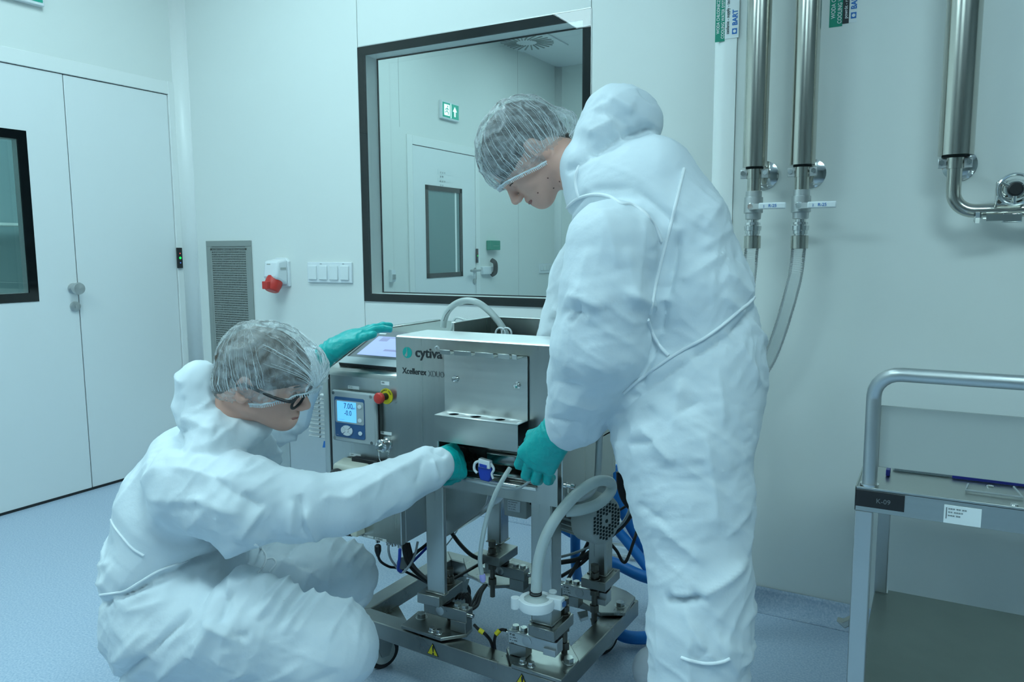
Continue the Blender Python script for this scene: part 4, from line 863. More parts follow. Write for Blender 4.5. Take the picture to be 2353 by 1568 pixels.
# emergency stop
c_ = at(888, 911, Y=KY); e_ = np.array([c_[0], KY, c_[2]])
es_ = MB().lathe(e_, (0, -1, 0), [(0, .0215), (.002, .0215), (.0022, .012)], 32).build('emergency_stop', 'yellow', mx_)
MB().lathe(e_ + [0, -.002, 0], (0, -1, 0), [(0, .0095), (.024, .0095)], 20).build('stop_stem', 'blackp', es_)
MB().lathe(e_ + [0, -.022, 0], (0, -1, 0), [(0, .011), (.003, .0145), (.012, .0155), (.016, .013), (.018, .006)], 28).build('mushroom_head', 'red', es_)
for k, s_ in enumerate('EMERGENCY STOP'):
    a = math.radians(175 - 13 * k * .9 - 0); rr = .0155
    text('print', s_, .0055, e_ + np.array([rr * math.cos(a), -.0023, rr * math.sin(a)]), (math.sin(a), 0, -math.cos(a)), (math.cos(a), 0, math.sin(a)), 'print', es_, align='CENTER')
# screwed connector with bead chain
c_ = at(889, 1021, Y=KY); e_ = np.array([c_[0], KY, c_[2]])
cn = MB().lathe(e_, (0, -1, 0), [(0, .021), (.003, .021), (.004, .0165), (.016, .0165), (.018, .0185), (.026, .0185), (.028, .016), (.030, .010), (.04, .006)], 24).build('connector_cap', 'chrome', mx_)
ch = MB(); pts_ = smooth_path([e_ + [-.004, -.03, -.016], e_ + [-.006, -.026, -.034], e_ + [-.003, -.02, -.048], e_ + [.006, -.01, -.046], e_ + [.010, -.005, -.02]], 5)
for q in pts_: ch.lathe(np.array(q) - [0, 0, .0018], ZA, [(0, .0006), (.001, .0016), (.0018, .0018), (.0027, .0016), (.0036, .0006)], 8)
ch.build('bead_chain', 'chrome', cn, kind='stuff')
# mains socket, half hidden by the sleeve
c0_ = at(766, 1062, Y=KY - .05); c1_ = at(834, 1115, Y=KY - .05)
MB().box(c0_[0] + .04, c1_[0] + .028, KY - .022, KY, c1_[2], c0_[2] + .012).build('socket_back', 'blackp', mx_, bevel=.003)
sk = MB().prism([(c0_[0], KY - .004, c0_[2] + .004), (c0_[0], KY - .05, c0_[2] - .004), (c0_[0], KY - .055, c0_[2] - .014), (c0_[0], KY - .05, c1_[2]), (c0_[0], KY - .004, c1_[2])], (c1_[0] - c0_[0], 0, 0)).build('mains_socket', 'cream', mx_, bevel=.004)
MB().lathe((c0_[0] + .022, KY - .045, c1_[2] + .01), (-.2, -1, 0), [(0, .026), (.02, .026), (.03, .02)], 24).build('plug', 'blackp', sk)
c0_ = at(800, 1216, Y=KY - .02); MB().lathe(c0_, (1, 0, .12), [(-.04, .012), (-.02, .020), (.015, .020), (.02, .012)], 16).build('lower_plug', 'blackp', mx_)
MB().box(c0_[0] + .02, c0_[0] + .045, KY - .035, KY, c0_[2] - .012, c0_[2] + .012).build('lower_socket', 'cream', mx_, bevel=.003)
# glands under the cabinet
for u in (868, 893, 919, 905): 
    a = at(u, 1246 + (u - 868) * .17, Y=KY + .02); MB().lathe((a[0], KY + .02, KZ0), (0, 0, -1), [(0, .009), (.006, .009), (.008, .007), (.014, .007)], 12).build('cable_gland', 'chrome', mx_)
# ------------------------- right side: motor, handle, fittings
mc = at(1394, 1198, X=-.70); mc = np.array(mc)
mr = .063
ax = np.array([-1, .32, 0.]); ax /= np.linalg.norm(ax)
mo = MB().lathe(mc, ax, [(0, mr - .010), (.004, mr - .004), (.012, mr), (.062, mr + .002), (.063, mr - .006)], 40).build('motor_cowl', 'greyp', mx_)
MB().lathe(mc + ax * .063, ax, [(0, .047), (.13, .047)], 32).build('motor_body', 'greyp', mx_)
for k in range(20):
    a = 2 * math.pi * k / 20; h1 = np.array([-ax[1], ax[0], 0]); e1 = h1 * math.cos(a) + np.array([0, 0, math.sin(a)]); e2 = -h1 * math.sin(a) + np.array([0, 0, math.cos(a)])
    MB().prism([mc + ax * .065 + e1 * .045 - e2 * .0018, mc + ax * .065 + e1 * .060 - e2 * .0018, mc + ax * .065 + e1 * .060 + e2 * .0018, mc + ax * .065 + e1 * .045 + e2 * .0018], ax * .125).build('cooling_fin', 'greyp', mx_, smooth=0)
for i in range(-4, 5):
    for j in range(-5, 6):
        rr = math.hypot(i * .0115, j * .0092)
        if rr < .050 and rr > .0125 and not (abs(i) <= 1 and abs(j) <= 1):
            MB().prism([mc - ax * .0006 + np.array([-ax[1], ax[0], 0]) * (i * .0115 + sx_ * .0040) + np.array([0, 0, (j + (.5 if i % 2 else 0)) * .0092 + sz_ * .0033]) for sx_, sz_ in ((-1, -1), (1, -1), (1, 1), (-1, 1))], ax * .0005).build('grille_hole', 'dark', mo, smooth=0)
MB().cyl(mc - ax * .0008, mc, .005, n=14).build('grille_centre', 'dark', mo)
MB().box(mc[0] - .15, mc[0] - .06, mc[1] - .03, mc[1] + .035, mc[2] + .045, mc[2] + .085).build('terminal_box', 'greyp', mx_, bevel=.004)
# U handle on the right side
hp = [at(1382, 905, X=-.70), at(1378, 1000, X=-.70), at(1374, 1085, X=-.70), at(1369, 1112, X=-.70), at(1356, 1134, X=-.702), at(1338, 1144, X=-.71), at(1318, 1148, X=-.74), at(1308, 1150, X=-.758)]
tube('side_handle', 'satin', hp, .0085, mx_, 14)
hp0 = at(1382, 905, X=-.70); MB().ring([hp0, hp0 + np.array([-.003, .0, .04]), hp0 + np.array([-.03, 0, .055]), hp0 + np.array([-.056, 0, .055])], .0085, 12).build('handle_upper', 'satin', mx_)
for u, v in ((1302, 1116), (1306, 1140)):
    a = at(u, v, X=-.75); MB().lathe((-.756, a[1], a[2]), XA, [(0, .008), (.006, .008), (.008, .005), (.018, .005), (.02, .008), (.028, .006)], 12).build('side_fitting', 'chrome', mx_)
MB().box(-.757, -.752, 1.62, 1.63, .61, .66).build('side_bracket', 'chrome', mx_)
# things held by the vessel: top hoses
def hose(label, m_, pts, r, name='hose', n=14, cat='hose', sub=10):
    t = thing(name, label, cat); tube('hose_wall', m_, pts, r, t, n, sub); return t
h1 = hose('milky hose arching out of the vessel top below the large window', 'hose', [at(u, v, Y=1.86) for u, v in ((1018, 752), (1021, 735), (1030, 714), (1048, 698), (1072, 691), (1098, 696), (1124, 715), (1146, 740), (1160, 762), (1168, 782), (1174, 815))], .0095)
MB().ring(smooth_path([at(u, v, Y=1.86 - .0098) for u, v in ((1019, 738), (1024, 725), (1034, 712))], 6), .0007, 6).build('hose_print', 'print', h1)
hose('thin clear tube standing in the vessel left of the arching hose', 'hose', [at(u, v, Y=1.82) for u, v in ((1034, 775), (1038, 755), (1044, 735), (1050, 731), (1062, 733), (1074, 738))], .0035)
t = thing('tube_clip', 'white ring clip on the hose inside the vessel', 'clip')
for du in (0, 14):
    q = [at(1150 + du + 11 * math.cos(a), 766 + 12 * math.sin(a), Y=1.84) for a in [2 * math.pi * i / 20 for i in range(20)]]
    MB().ring(q, .0028, 8, close=True).build('clip_ring', 'whitep', t)
# drain hose with white clamp in front of the right front leg
YH = 1.53
dh = hose('milky drain hose curving down to a white clamp in front of the right leg', 'hose', [at(1300, 1176, X=-.73), at(1335, 1172, X=-.70), at(1375, 1158, X=-.68), at(1402, 1132, X=-.67), at(1404, 1112, X=-.67), at(1390, 1105, X=-.675), at(1368, 1108, X=-.68), at(1335, 1128, X=-.70), at(1302, 1160, Y=YH + .02), at(1272, 1200, Y=YH), at(1250, 1245, Y=YH), at(1236, 1300, Y=YH), at(1232, 1358, Y=YH)], .0130, n=18)
e_ = np.array(at(1231, 1358, Y=YH))
for k in (0, 1): MB().ring([e_ + [.0135 * math.cos(a), .0135 * math.sin(a), -.002 - .006 * k] for a in [2 * math.pi * i / 20 for i in range(20)]], .0018, 6, close=True).build('band', 'blackp', dh)
tc_ = thing('pipe_clamp', 'white plastic hinged clamp at the end of the drain hose', 'clamp')
k0 = np.array(at(1233, 1386, Y=YH)); 
MB().lathe(k0 + [0, 0, .010], (0, 0, -1), [(-.012, .012), (-.006, .014), (0, .028), (.004, .030), (.012, .030), (.014, .02)], 32).build('ferrule', 'hose', tc_)
rg = []
for i in range(25):
    a = 2 * math.pi * i / 24; rg.append((math.cos(a), math.sin(a)))
cl = MB(); vs = []
for (c2, s2) in rg[:-1]:
    for (rr, zz) in ((.030, .012), (.041, .012), (.043, .0), (.041, -.012), (.030, -.012)): vs.append(k0 + [rr * c2, rr * s2, zz])
fs = []
for i in range(24):
    for j in range(5): fs.append((i * 5 + j, i * 5 + (j + 1) % 5, ((i + 1) % 24) * 5 + (j + 1) % 5, ((i + 1) % 24) * 5 + j))
cl.add(vs, fs).build('clamp_ring', 'whitep', tc_, bevel=.001)
a = k0 + [-.045, -.022, 0]; MB().cyl(a + [0, 0, -.014], a + [0, 0, .013], .0105).box(a[0], a[0] + .02, a[1] - .004, a[1] + .012, a[2] - .011, a[2] + .011).build('clamp_hinge', 'whitep', tc_, bevel=.001)
a = k0 + [.036, .026, 0]; MB().box(a[0] - .018, a[0] + .022, a[1] - .014, a[1] + .008, a[2] - .013, a[2] + .014).cyl(a + [-.012, .012, .014], a + [-.012, .012, .020], .010).build('clamp_latch', 'whitep', tc_, bevel=.002)
MB().box(a[0] + .022, a[0] + .028, a[1] - .008, a[1] + .002, a[2] - .004, a[2] + .006).build('latch_screw', 'bluepanel', tc_)
# thin tube with a purple tip
t = hose('thin milky tube with a purple tip hanging below the panel', 'hose', [at(1172, 1076, Y=1.56), at(1158, 1098, Y=1.54), at(1140, 1132, Y=1.53), at(1122, 1180, Y=1.53), at(1109, 1235, Y=1.53), at(1103, 1285, Y=1.54), at(1107, 1320, Y=1.55)], .0056)
e_ = np.array(at(1108, 1322, Y=1.55)); MB().lathe(e_ + [0, 0, .002], (.15, 0, -1), [(0, .0065), (.006, .008), (.016, .007), (.02, .004)], 16).build('purple_tip', 'purple', t)
t = hose('thin grey tube running along the panel opening into the gloved hand', 'greycable', [at(1052, 1100, Y=1.58), at(1090, 1108, Y=1.57), at(1135, 1118, Y=1.56), at(1170, 1124, Y=1.56), at(1195, 1121, Y=1.56), at(1215, 1108, Y=1.56), at(1224, 1098, Y=1.57)], .0032)
# blue pinch clamp in the opening
t = thing('tube_clamp', 'blue and white tube clamp hanging in the panel opening', 'clamp')
c_ = np.array(at(1112, 1082, Y=1.57))
MB().prism([c_ + np.array(q) for q in ((-.019, 0, .012), (.020, 0, .010), (.017, 0, -.018), (.014, 0, -.028), (-.012, 0, -.026), (-.016, 0, -.012))], (0, .018, 0)).build('clamp_body', 'bluep', t, bevel=.003)
MB().prism([c_ + np.array(q) for q in ((-.014, -.004, .030), (.018, -.004, .026), (.018, -.004, .006), (-.014, -.004, .008))], (0, .016, 0)).build('clamp_jaw', 'whitep', t, bevel=.002)
MB().prism([c_ + np.array(q) for q in ((-.010, -.0055, .018), (.011, -.0055, .016), (.011, -.0055, .008), (-.010, -.0055, .010))], (0, .001, 0)).build('jaw_window', 'bluep', t)
MB().ring(smooth_path([c_ + np.array(q) for q in ((-.014, .004, .022), (-.028, .004, .014), (-.030, .004, -.002), (-.022, .004, -.010))], 5), .0035, 8).build('pull_arm', 'whitep', t)
MB().ring(smooth_path([c_ + np.array(q) for q in ((.018, .004, .020), (.026, .004, .006), (.020, .004, -.006), (.024, .004, -.018))], 5), .003, 8).build('side_lever', 'whitep', t)
# ------------------------- cables and blue hoses
def cable(label, pts, r=.006, m_='cable'):
    t = thing('cable', label, 'cable'); tube('cable_sheath', m_, pts, r, t, 10, 8); return t
A = lambda *q: [at(u, v, Y=y) for u, v, y in q]
c1 = cable('black plugged cable looping under the cabinet left corner', A((868, 1262, 1.62), (869, 1278, 1.62), (876, 1292, 1.63), (895, 1303, 1.66), (912, 1306, 1.68), (940, 1318, 1.72), (985, 1342, 1.80)), .0038)
a = np.array(at(868, 1252, Y=1.62)); MB().lathe(a, (0, 0, -1), [(0, .006), (.004, .0095), (.018, .0095), (.026, .007), (.034, .0045)], 12).build('plug', 'blackp', c1)
cable('grey cable hanging under the cabinet next to the black plug', A((893, 1252, 1.62), (893, 1268, 1.62), (898, 1285, 1.63), (910, 1302, 1.64), (921, 1316, 1.65), (935, 1308, 1.66), (952, 1280, 1.68), (960, 1245, 1.70)), .0034, 'greycable')
cable('bright blue short cable dropping from the cabinet corner', A((919, 1262, 1.62), (918, 1285, 1.62), (915, 1308, 1.63), (922, 1314, 1.64)), .0045, 'bluep')
for i, (du, dy) in enumerate(((0, 0), (5, .01), (10, .02), (15, .03))):
    cable('black cable between cabinet and left leg, %s' % ('nearest the cabinet edge', 'just right of the blue cable', 'in the middle of the bundle', 'nearest the leg')[i], A((926 + du * .8, 1248, 1.66 + dy), (930 + du, 1275, 1.66 + dy), (938 + du * .6, 1296, 1.68 + dy), (962 + du * .5, 1322, 1.72 + dy), (992 + du * .3, 1345 - du * .3, 1.78 + dy)), .0052)
cable('blue cable crossing behind the left leg', A((932, 1306, 1.72), (955, 1285, 1.74), (978, 1262, 1.76), (1000, 1240, 1.80)), .004, 'bluep')
cable('black cable crossing behind the left leg above the blue one', A((930, 1300, 1.75), (955, 1272, 1.76), (975, 1256, 1.78), (1000, 1235, 1.80)), .005)
MB().lathe(at(930, 1292, Y=1.70), (.3, -1, .2), [(0, .017), (.02, .017)], 16).build('connector_block', 'darksteel', mx_)
cable('thick black cable sagging from the vessel bottom to the rear module', A((1027, 1205, 1.95), (1038, 1225, 1.95), (1058, 1252, 1.95), (1082, 1275, 1.95), (1108, 1288, 1.97)), .0065)
cable('black cable running across the frame toward the rear module', A((1040, 1332, 1.80), (1070, 1315, 1.86), (1100, 1298, 1.92), (1125, 1286, 1.96)), .0048)
cable('thin grey wire slanting behind the left leg', A((1022, 1258, 1.95), (1045, 1228, 1.95), (1085, 1165, 1.95)), .0022, 'greycable')
for k, dx in enumerate((0, 8, 15)):
    cable('black cable drooping behind the left module, ' + ('left strand', 'middle strand', 'right strand')[k], A((1045 + dx, 1378, 1.76), (1060 + dx, 1365, 1.78), (1072 + dx * .6, 1380, 1.76), (1070 + dx * .5, 1402, 1.74), (1082 + dx, 1392, 1.78), (1098 + dx * .6, 1362, 1.84), (1112 + dx * .4, 1345, 1.9)), .0042)
ya = at(1097, 1452, Z=.24)
cL = cable('black sensor cable with yellow sleeve leaving the left module', [at(1090, 1437, Z=.243), at(1100, 1447, Z=.24), at(1115, 1458, Z=.23), at(1128, 1475, Z=.20), at(1134, 1500, Z=.15)], .0042)
cR = cable('black sensor cable with yellow sleeve leaving the right module', [at(1163, 1449, Z=.243), at(1152, 1448, Z=.24), at(1141, 1456, Z=.23), at(1136, 1475, Z=.20), at(1138, 1502, Z=.15)], .0042)
MB().cyl(at(1101, 1448, Z=.24), at(1111, 1455, Z=.234), .0062).build('yellow_sleeve', 'yellow', cL)
MB().cyl(at(1148, 1449, Z=.24), at(1139, 1459, Z=.23), .0062).build('yellow_sleeve', 'yellow', cR)
for k, (p0, p1, p2, r_) in enumerate((((1290, 1293, 2.2), (1330, 1285, 2.2), (1368, 1262, 2.2), .008), ((1290, 1325, 2.2), (1330, 1300, 2.2), (1372, 1262, 2.2), .006), ((1290, 1280, 2.2), (1325, 1270, 2.2), (1366, 1252, 2.2), .0045), ((1306, 1330, 2.15), (1332, 1285, 2.2), (1360, 1230, 2.2), .006))):
    cable(('thick black cable between the right legs', 'lower black cable between the right legs', 'pale cable between the right legs', 'steep black cable under the motor')[k], A(p0, p1, p2), r_, 'greycable' if k == 2 else 'cable')
for k, dx in enumerate((0, 7, 13, 19)):
    cable('black cable in the hanging coil left of the standing person, ' + ('leftmost strand', 'second strand', 'third strand', 'rightmost strand')[k], A((1422 + dx * .5, 1085, 2.1), (1424 + dx * .7, 1120, 2.1), (1436 + dx, 1152, 2.1), (1458 + dx, 1172, 2.1), (1500, 1176 + dx, 2.1)), .0085)
cable('black cable slanting behind the motor to the coil', A((1405, 1232, 2.15), (1432, 1208, 2.12), (1455, 1180, 2.1), (1490, 1150, 2.1)), .0065)
cable('thin black cable making a V right of the motor', A((1405, 1252, 2.1), (1418, 1268, 2.1), (1430, 1290, 2.1), (1440, 1288, 2.1), (1455, 1248, 2.12), (1466, 1210, 2.15), (1480, 1150, 2.15)), .0048)
cable('thin black cable above the motor going right', A((1395, 1192, 2.2), (1425, 1172, 2.2), (1460, 1150, 2.2)), .004)
cable('pale cable hanging right of the motor', A((1448, 1145, 2.05), (1447, 1170, 2.05), (1432, 1200, 2.06), (1405, 1225, 2.08)), .004, 'greycable')
B = lambda label, q, r: hose(label, 'hoseblue', A(*q), r, sub=10)
B('blue hose dropping steeply from the machine to the right', ((1405, 1070, 2.35), (1412, 1110, 2.35), (1428, 1165, 2.35), (1456, 1220, 2.38), (1500, 1290, 2.4)), .019)
B('blue hose running low behind the motor toward the right', ((1290, 1212, 2.3), (1330, 1228, 2.3), (1395, 1200, 2.36), (1430, 1232, 2.36), (1500, 1320, 2.3)), .017)
B('upright blue hose behind the right legs', ((1322, 1215, 2.25), (1322, 1260, 2.25), (1323, 1300, 2.25), (1330, 1345, 2.2)), .0165)
B('blue hose lying across behind the right rear leg', ((1385, 1285, 2.32), (1420, 1298, 2.30), (1470, 1322, 2.28), (1530, 1340, 2.28)), .019)
t = hose('blue hose curving along the floor by the right caster', 'hoseblue', [at(1405, 1440, Z=.05), at(1425, 1458, Z=.035), at(1455, 1466, Z=.028), at(1500, 1464, Z=.025), at(1560, 1450, Z=.022)], .020)
t = hose('clear hose lying on the floor behind the blue hoses', 'clearhose', [at(1400, 1262, Z=.03), at(1440, 1268, Z=.03), at(1480, 1275, Z=.03), at(1540, 1290, Z=.03)], .028)
# ================================================================ people: smooth implicit surfaces meshed with surface nets
# all figure coordinates live in axes aligned with the view (x right, y up, z away), in metres; to_room() puts them into the room
def cpt(u, v, d): return np.array([(u - CX) / F * d, -(v - CY) / F * d, d])
def to_room(V):
    V = np.asarray(V, float); return C + np.stack([V[:, 0], -V[:, 1], V[:, 2]], 1) @ R.T
class Field:
    def __init__(s, lo, hi, h):
        s.lo = np.array(lo, float); s.h = h; s.n = np.ceil((np.array(hi) - s.lo) / h).astype(int) + 1
        s.D = np.full(s.n, .5, np.float32)
        s.ax = [s.lo[i] + h * np.arange(s.n[i]) for i in range(3)]
    def sl(s, lo, hi):
        a = [max(0, int((lo[i] - s.lo[i]) / s.h)) for i in range(3)]; b = [min(s.n[i], int((hi[i] - s.lo[i]) / s.h) + 2) for i in range(3)]
        if any(b[i] <= a[i] for i in range(3)): return None, None
        sl = tuple(slice(a[i], b[i]) for i in range(3))
        return sl, np.meshgrid(*[s.ax[i][sl[i]].astype(np.float32) for i in range(3)], indexing='ij', sparse=True)
    def put(s, sl, d, k, mode='u'):
        A = s.D[sl]
        if mode == 'u': hh = np.clip(.5 + .5 * (A - d) / k, 0, 1); s.D[sl] = A + (d - A) * hh - k * hh * (1 - hh)
        else: hh = np.clip(.5 - .5 * (A + d) / k, 0, 1); s.D[sl] = A + (-d - A) * hh + k * hh * (1 - hh)
    def cone(s, a, b, r0, r1, k=.02, sz=1., mode='u', pad=.05):
        a = np.array(a, float); b = np.array(b, float); rm = max(r0, r1) + pad; rz = rm / sz
        lo = np.minimum(a, b) - [rm, rm, rz]; hi = np.maximum(a, b) + [rm, rm, rz]
        sl, G = s.sl(lo, hi)
        if sl is None: return
        X, Y, Z = G; ab = b - a; w2 = sz * sz; L = ab[0] ** 2 + ab[1] ** 2 + w2 * ab[2] ** 2 + 1e-9
        t = np.clip(((X - a[0]) * ab[0] + (Y - a[1]) * ab[1] + w2 * (Z - a[2]) * ab[2]) / L, 0, 1)
        d = np.sqrt((X - a[0] - t * ab[0]) ** 2 + (Y - a[1] - t * ab[1]) ** 2 + w2 * (Z - a[2] - t * ab[2]) ** 2) - (r0 + t * (r1 - r0))
        s.put(sl, d, k, mode)
    def ell(s, c, r, A=None, k=.01, mode='u', pad=.03):
        """ellipsoid, axes are the rows of A"""
        c = np.array(c, float); r = np.array(r, float); m_ = r.max() + pad
        sl, G = s.sl(c - m_, c + m_)
        if sl is None: return
        X, Y, Z = [G[i] - c[i] for i in range(3)]
        if A is None: A = np.eye(3)
        q = [A[i][0] * X + A[i][1] * Y + A[i][2] * Z for i in range(3)]
        k0 = np.sqrt(sum((q[i] / r[i]) ** 2 for i in range(3))) + 1e-6; k1 = np.sqrt(sum((q[i] / r[i] ** 2) ** 2 for i in range(3))) + 1e-6
        s.put(sl, (k0 * (k0 - 1) / k1).astype(np.float32), k, mode)
    def mesh(s):
        D = s.D; ins = D < 0; n = D.shape; h = s.h
        acc = np.zeros((n[0] - 1, n[1] - 1, n[2] - 1, 3), np.float32); cnt = np.zeros(acc.shape[:3], np.float32)
        c0 = [slice(0, -1), slice(1, None)]
        for ax in range(3):
            for p in (0, 1):
                for q in (0, 1):
                    o = [None] * 3; o[ax] = 0; oth = [i for i in range(3) if i != ax]; o[oth[0]] = p; o[oth[1]] = q
                    sa = tuple(c0[o[i]] if i != ax else c0[0] for i in range(3)); sb = tuple(c0[o[i]] if i != ax else c0[1] for i in range(3))
                    da, db = D[sa], D[sb]; m_ = (da < 0) != (db < 0)
                    t = np.where(m_, da / np.where(m_, da - db, 1), 0)
                    cnt += m_
                    for i in range(3): acc[..., i] += np.where(m_, t if i == ax else o[i], 0)
        act = cnt > 0; idx = np.full(act.shape, -1, np.int64); idx[act] = np.arange(act.sum())
        ijk = np.argwhere(act); V = s.lo + h * (ijk + acc[act] / cnt[act][:, None])
        Fs = []
        for ax in range(3):
            o1, o2 = [i for i in range(3) if i != ax]
            sa = [slice(None)] * 3; sb = [slice(None)] * 3; sa[ax] = slice(0, -1); sb[ax] = slice(1, None)
            for o_ in (o1, o2): sa[o_] = slice(1, -1); sb[o_] = slice(1, -1)
            A_, B_ = ins[tuple(sa)], ins[tuple(sb)]
            e = np.argwhere(A_ != B_); 
            if not len(e): continue
            fl_ = A_[tuple(e.T)]; base = e.copy(); base[:, o1] += 1; base[:, o2] += 1
            def cell(d1, d2):
                q = base.copy(); q[:, o1] -= d1; q[:, o2] -= d2; return idx[tuple(q.T)]
            quad = np.stack([cell(1, 1), cell(0, 1), cell(0, 0), cell(1, 0)], 1)
            flip = fl_ if ax != 1 else ~fl_
            quad[~flip] = quad[~flip][:, ::-1]; Fs.append(quad)
        Fq = np.concatenate(Fs); Fq = Fq[(Fq >= 0).all(1)]
        return V, Fq
    def sample(s, P):
        q = (np.asarray(P) - s.lo) / s.h; i = np.clip(np.round(q).astype(int), 0, s.n - 1); return s.D[tuple(i.T)]
def relax(V, Fq, it=2, lam=.5):
    n = len(V)
    e = np.concatenate([Fq[:, [0, 1]], Fq[:, [1, 2]], Fq[:, [2, 3]], Fq[:, [3, 0]]]); e = np.concatenate([e, e[:, ::-1]])
    deg = np.bincount(e[:, 0], minlength=n).astype(float)[:, None]
    for _ in range(it):
        a = np.stack([np.bincount(e[:, 0], weights=V[e[:, 1], i], minlength=n) for i in range(3)], 1) / np.maximum(deg, 1); V = V + lam * (a - V)
    return V
def emit(name, V, Fq, m_, parent=None, label=None):
    W = to_room(V); me = bpy.data.meshes.new(name)
    me.vertices.add(len(W)); me.vertices.foreach_set('co', W.astype(np.float32).ravel())
    me.loops.add(Fq.size); me.loops.foreach_set('vertex_index', Fq.astype(np.int32).ravel())
    me.polygons.add(len(Fq)); me.polygons.foreach_set('loop_start', np.arange(0, Fq.size, 4, dtype=np.int32)); me.polygons.foreach_set('loop_total', np.full(len(Fq), 4, np.int32))
    me.update(calc_edges=True); me.validate()
    import bmesh
    b = bmesh.new(); b.from_mesh(me); bmesh.ops.recalc_face_normals(b, faces=b.faces); b.to_mesh(me); b.free()
    me.polygons.foreach_set('use_smooth', [True] * len(me.polygons))
    me.materials.append(M[m_] if isinstance(m_, str) else m_)
    o = bpy.data.objects.new(name, me); link(o, parent)
    if label: o['label'] = label
    return o
# smooth value noise on a lattice (periodic table) for folds
_rng = np.random.RandomState(3); _T = _rng.rand(32, 32, 32).astype(np.float32) * 2 - 1
def vnoise(X, Y, Z):
    xi, yi, zi = [np.floor(q).astype(int) for q in (X, Y, Z)]; f = [q - np.floor(q) for q in (X, Y, Z)]; f = [q * q * (3 - 2 * q) for q in f]; r = 0
    for a in (0, 1):
        for b in (0, 1):
            for c in (0, 1):
                r = r + _T[(xi + a) % 32, (yi + b) % 32, (zi + c) % 32] * (f[0] if a else 1 - f[0]) * (f[1] if b else 1 - f[1]) * (f[2] if c else 1 - f[2])
    return r
def normals(V, Fq):
    n = np.cross(V[Fq[:, 2]] - V[Fq[:, 0]], V[Fq[:, 3]] - V[Fq[:, 1]]); N_ = np.zeros_like(V)
    for i in range(4): 
        for c in range(3): N_[:, c] += np.bincount(Fq[:, i], weights=n[:, c], minlength=len(V))
    return N_ / (np.linalg.norm(N_, axis=1, keepdims=True) + 1e-12)
def folds(V, N_, segs, dref, amp_noise=.005, seed=0, dirs=None):
    """cloth relief: noise stretched along given pull lines plus single creases; segs in (u, v) at depth dref: (u0,v0,u1,v1,width px,height m, zmin, zmax)"""
    out = np.zeros(len(V)); x, y, z = V.T; segs = [(q[0], q[1], q[2], q[3], q[4] * .95, q[5] * 1.15, *q[6:]) for q in segs]
    pu = x / dref * F; pv = -y / dref * F       # metres to picture-like units at the figure's own distance
    for (u0, v0, u1, v1, w_, a_, *zz) in segs:
        a = np.array([u0 - CX, v0 - CY]); b = np.array([u1 - CX, v1 - CY]); ab = b - a; L = (ab ** 2).sum()
        t = ((pu - a[0]) * ab[0] + (pv - a[1]) * ab[1]) / L; tc = np.clip(t, 0, 1)
        perp = ((pu - a[0]) * ab[1] - (pv - a[1]) * ab[0]) / math.sqrt(L)
        dist = np.hypot(pu - a[0] - tc * ab[0], pv - a[1] - tc * ab[1])
        fade = np.clip(np.minimum(tc, 1 - tc) * 5, 0, 1) ** .7
        prof = np.exp(-(dist / w_) ** 1.25)
        q = a_ * prof * fade
        if zz: q = q * (z > zz[0]) * (z < zz[1])
        out += q
    r = vnoise(x * 9 + seed, y * 9 + 5, z * 9) * .25
    wx = .05 * vnoise(x * 6, y * 6, z * 6 + seed); 
    for th, fa, fl, am in ((1.45, 26, 5, .55), (.75, 30, 6, .50), (-.6, 34, 7, .35), (1.1, 60, 14, .28), (.2, 75, 18, .18)):
        a_ = (x + wx) * math.sin(th) - y * math.cos(th); b_ = (x + wx) * math.cos(th) + y * math.sin(th)
        q = 1 - 2 * np.abs(vnoise(a_ * fa + seed + th * 7, b_ * fl + 3, z * (fa * .35)))
        gate = np.clip(.55 + 1.1 * vnoise(x * 5 + th * 9, y * 5 + seed, z * 5), 0, 1.2)
        r = r + 1.15 * am * gate * np.sign(q) * np.abs(q) ** 1.6
    return V + N_ * (out + amp_noise * r)[:, None]
def on_surface(obj, pts, push=.0018):
    """drop a drawn line onto the nearest visible side of a mesh"""
    me = obj.data; bv = BVHTree.FromPolygons([v.co for v in me.vertices], [tuple(p.vertices) for p in me.polygons]); o_ = []
    for u, v in pts:
        dr = Vector(R @ np.array([u - CX, v - CY, F])).normalized(); h_ = bv.ray_cast(Vector(C), dr)
        if h_[0] is not None: o_.append(np.array(h_[0]) - np.array(dr) * push)
    return o_
def seam(name, obj, pts, r, parent, m_='cloth', n=8):
    dense = []
    sp2 = smooth_path([np.array([u, v, 0.]) for u, v in pts], n)
    q = on_surface(obj, [(a[0], a[1]) for a in sp2])
    if len(q) > 3:
        q = [q[0]] + [(q[i - 1] + q[i] * 2 + q[i + 1]) / 4 for i in range(1, len(q) - 1)] + [q[-1]]
        return MB().ring(q, r, 6).build(name, m_, parent, smooth=80)

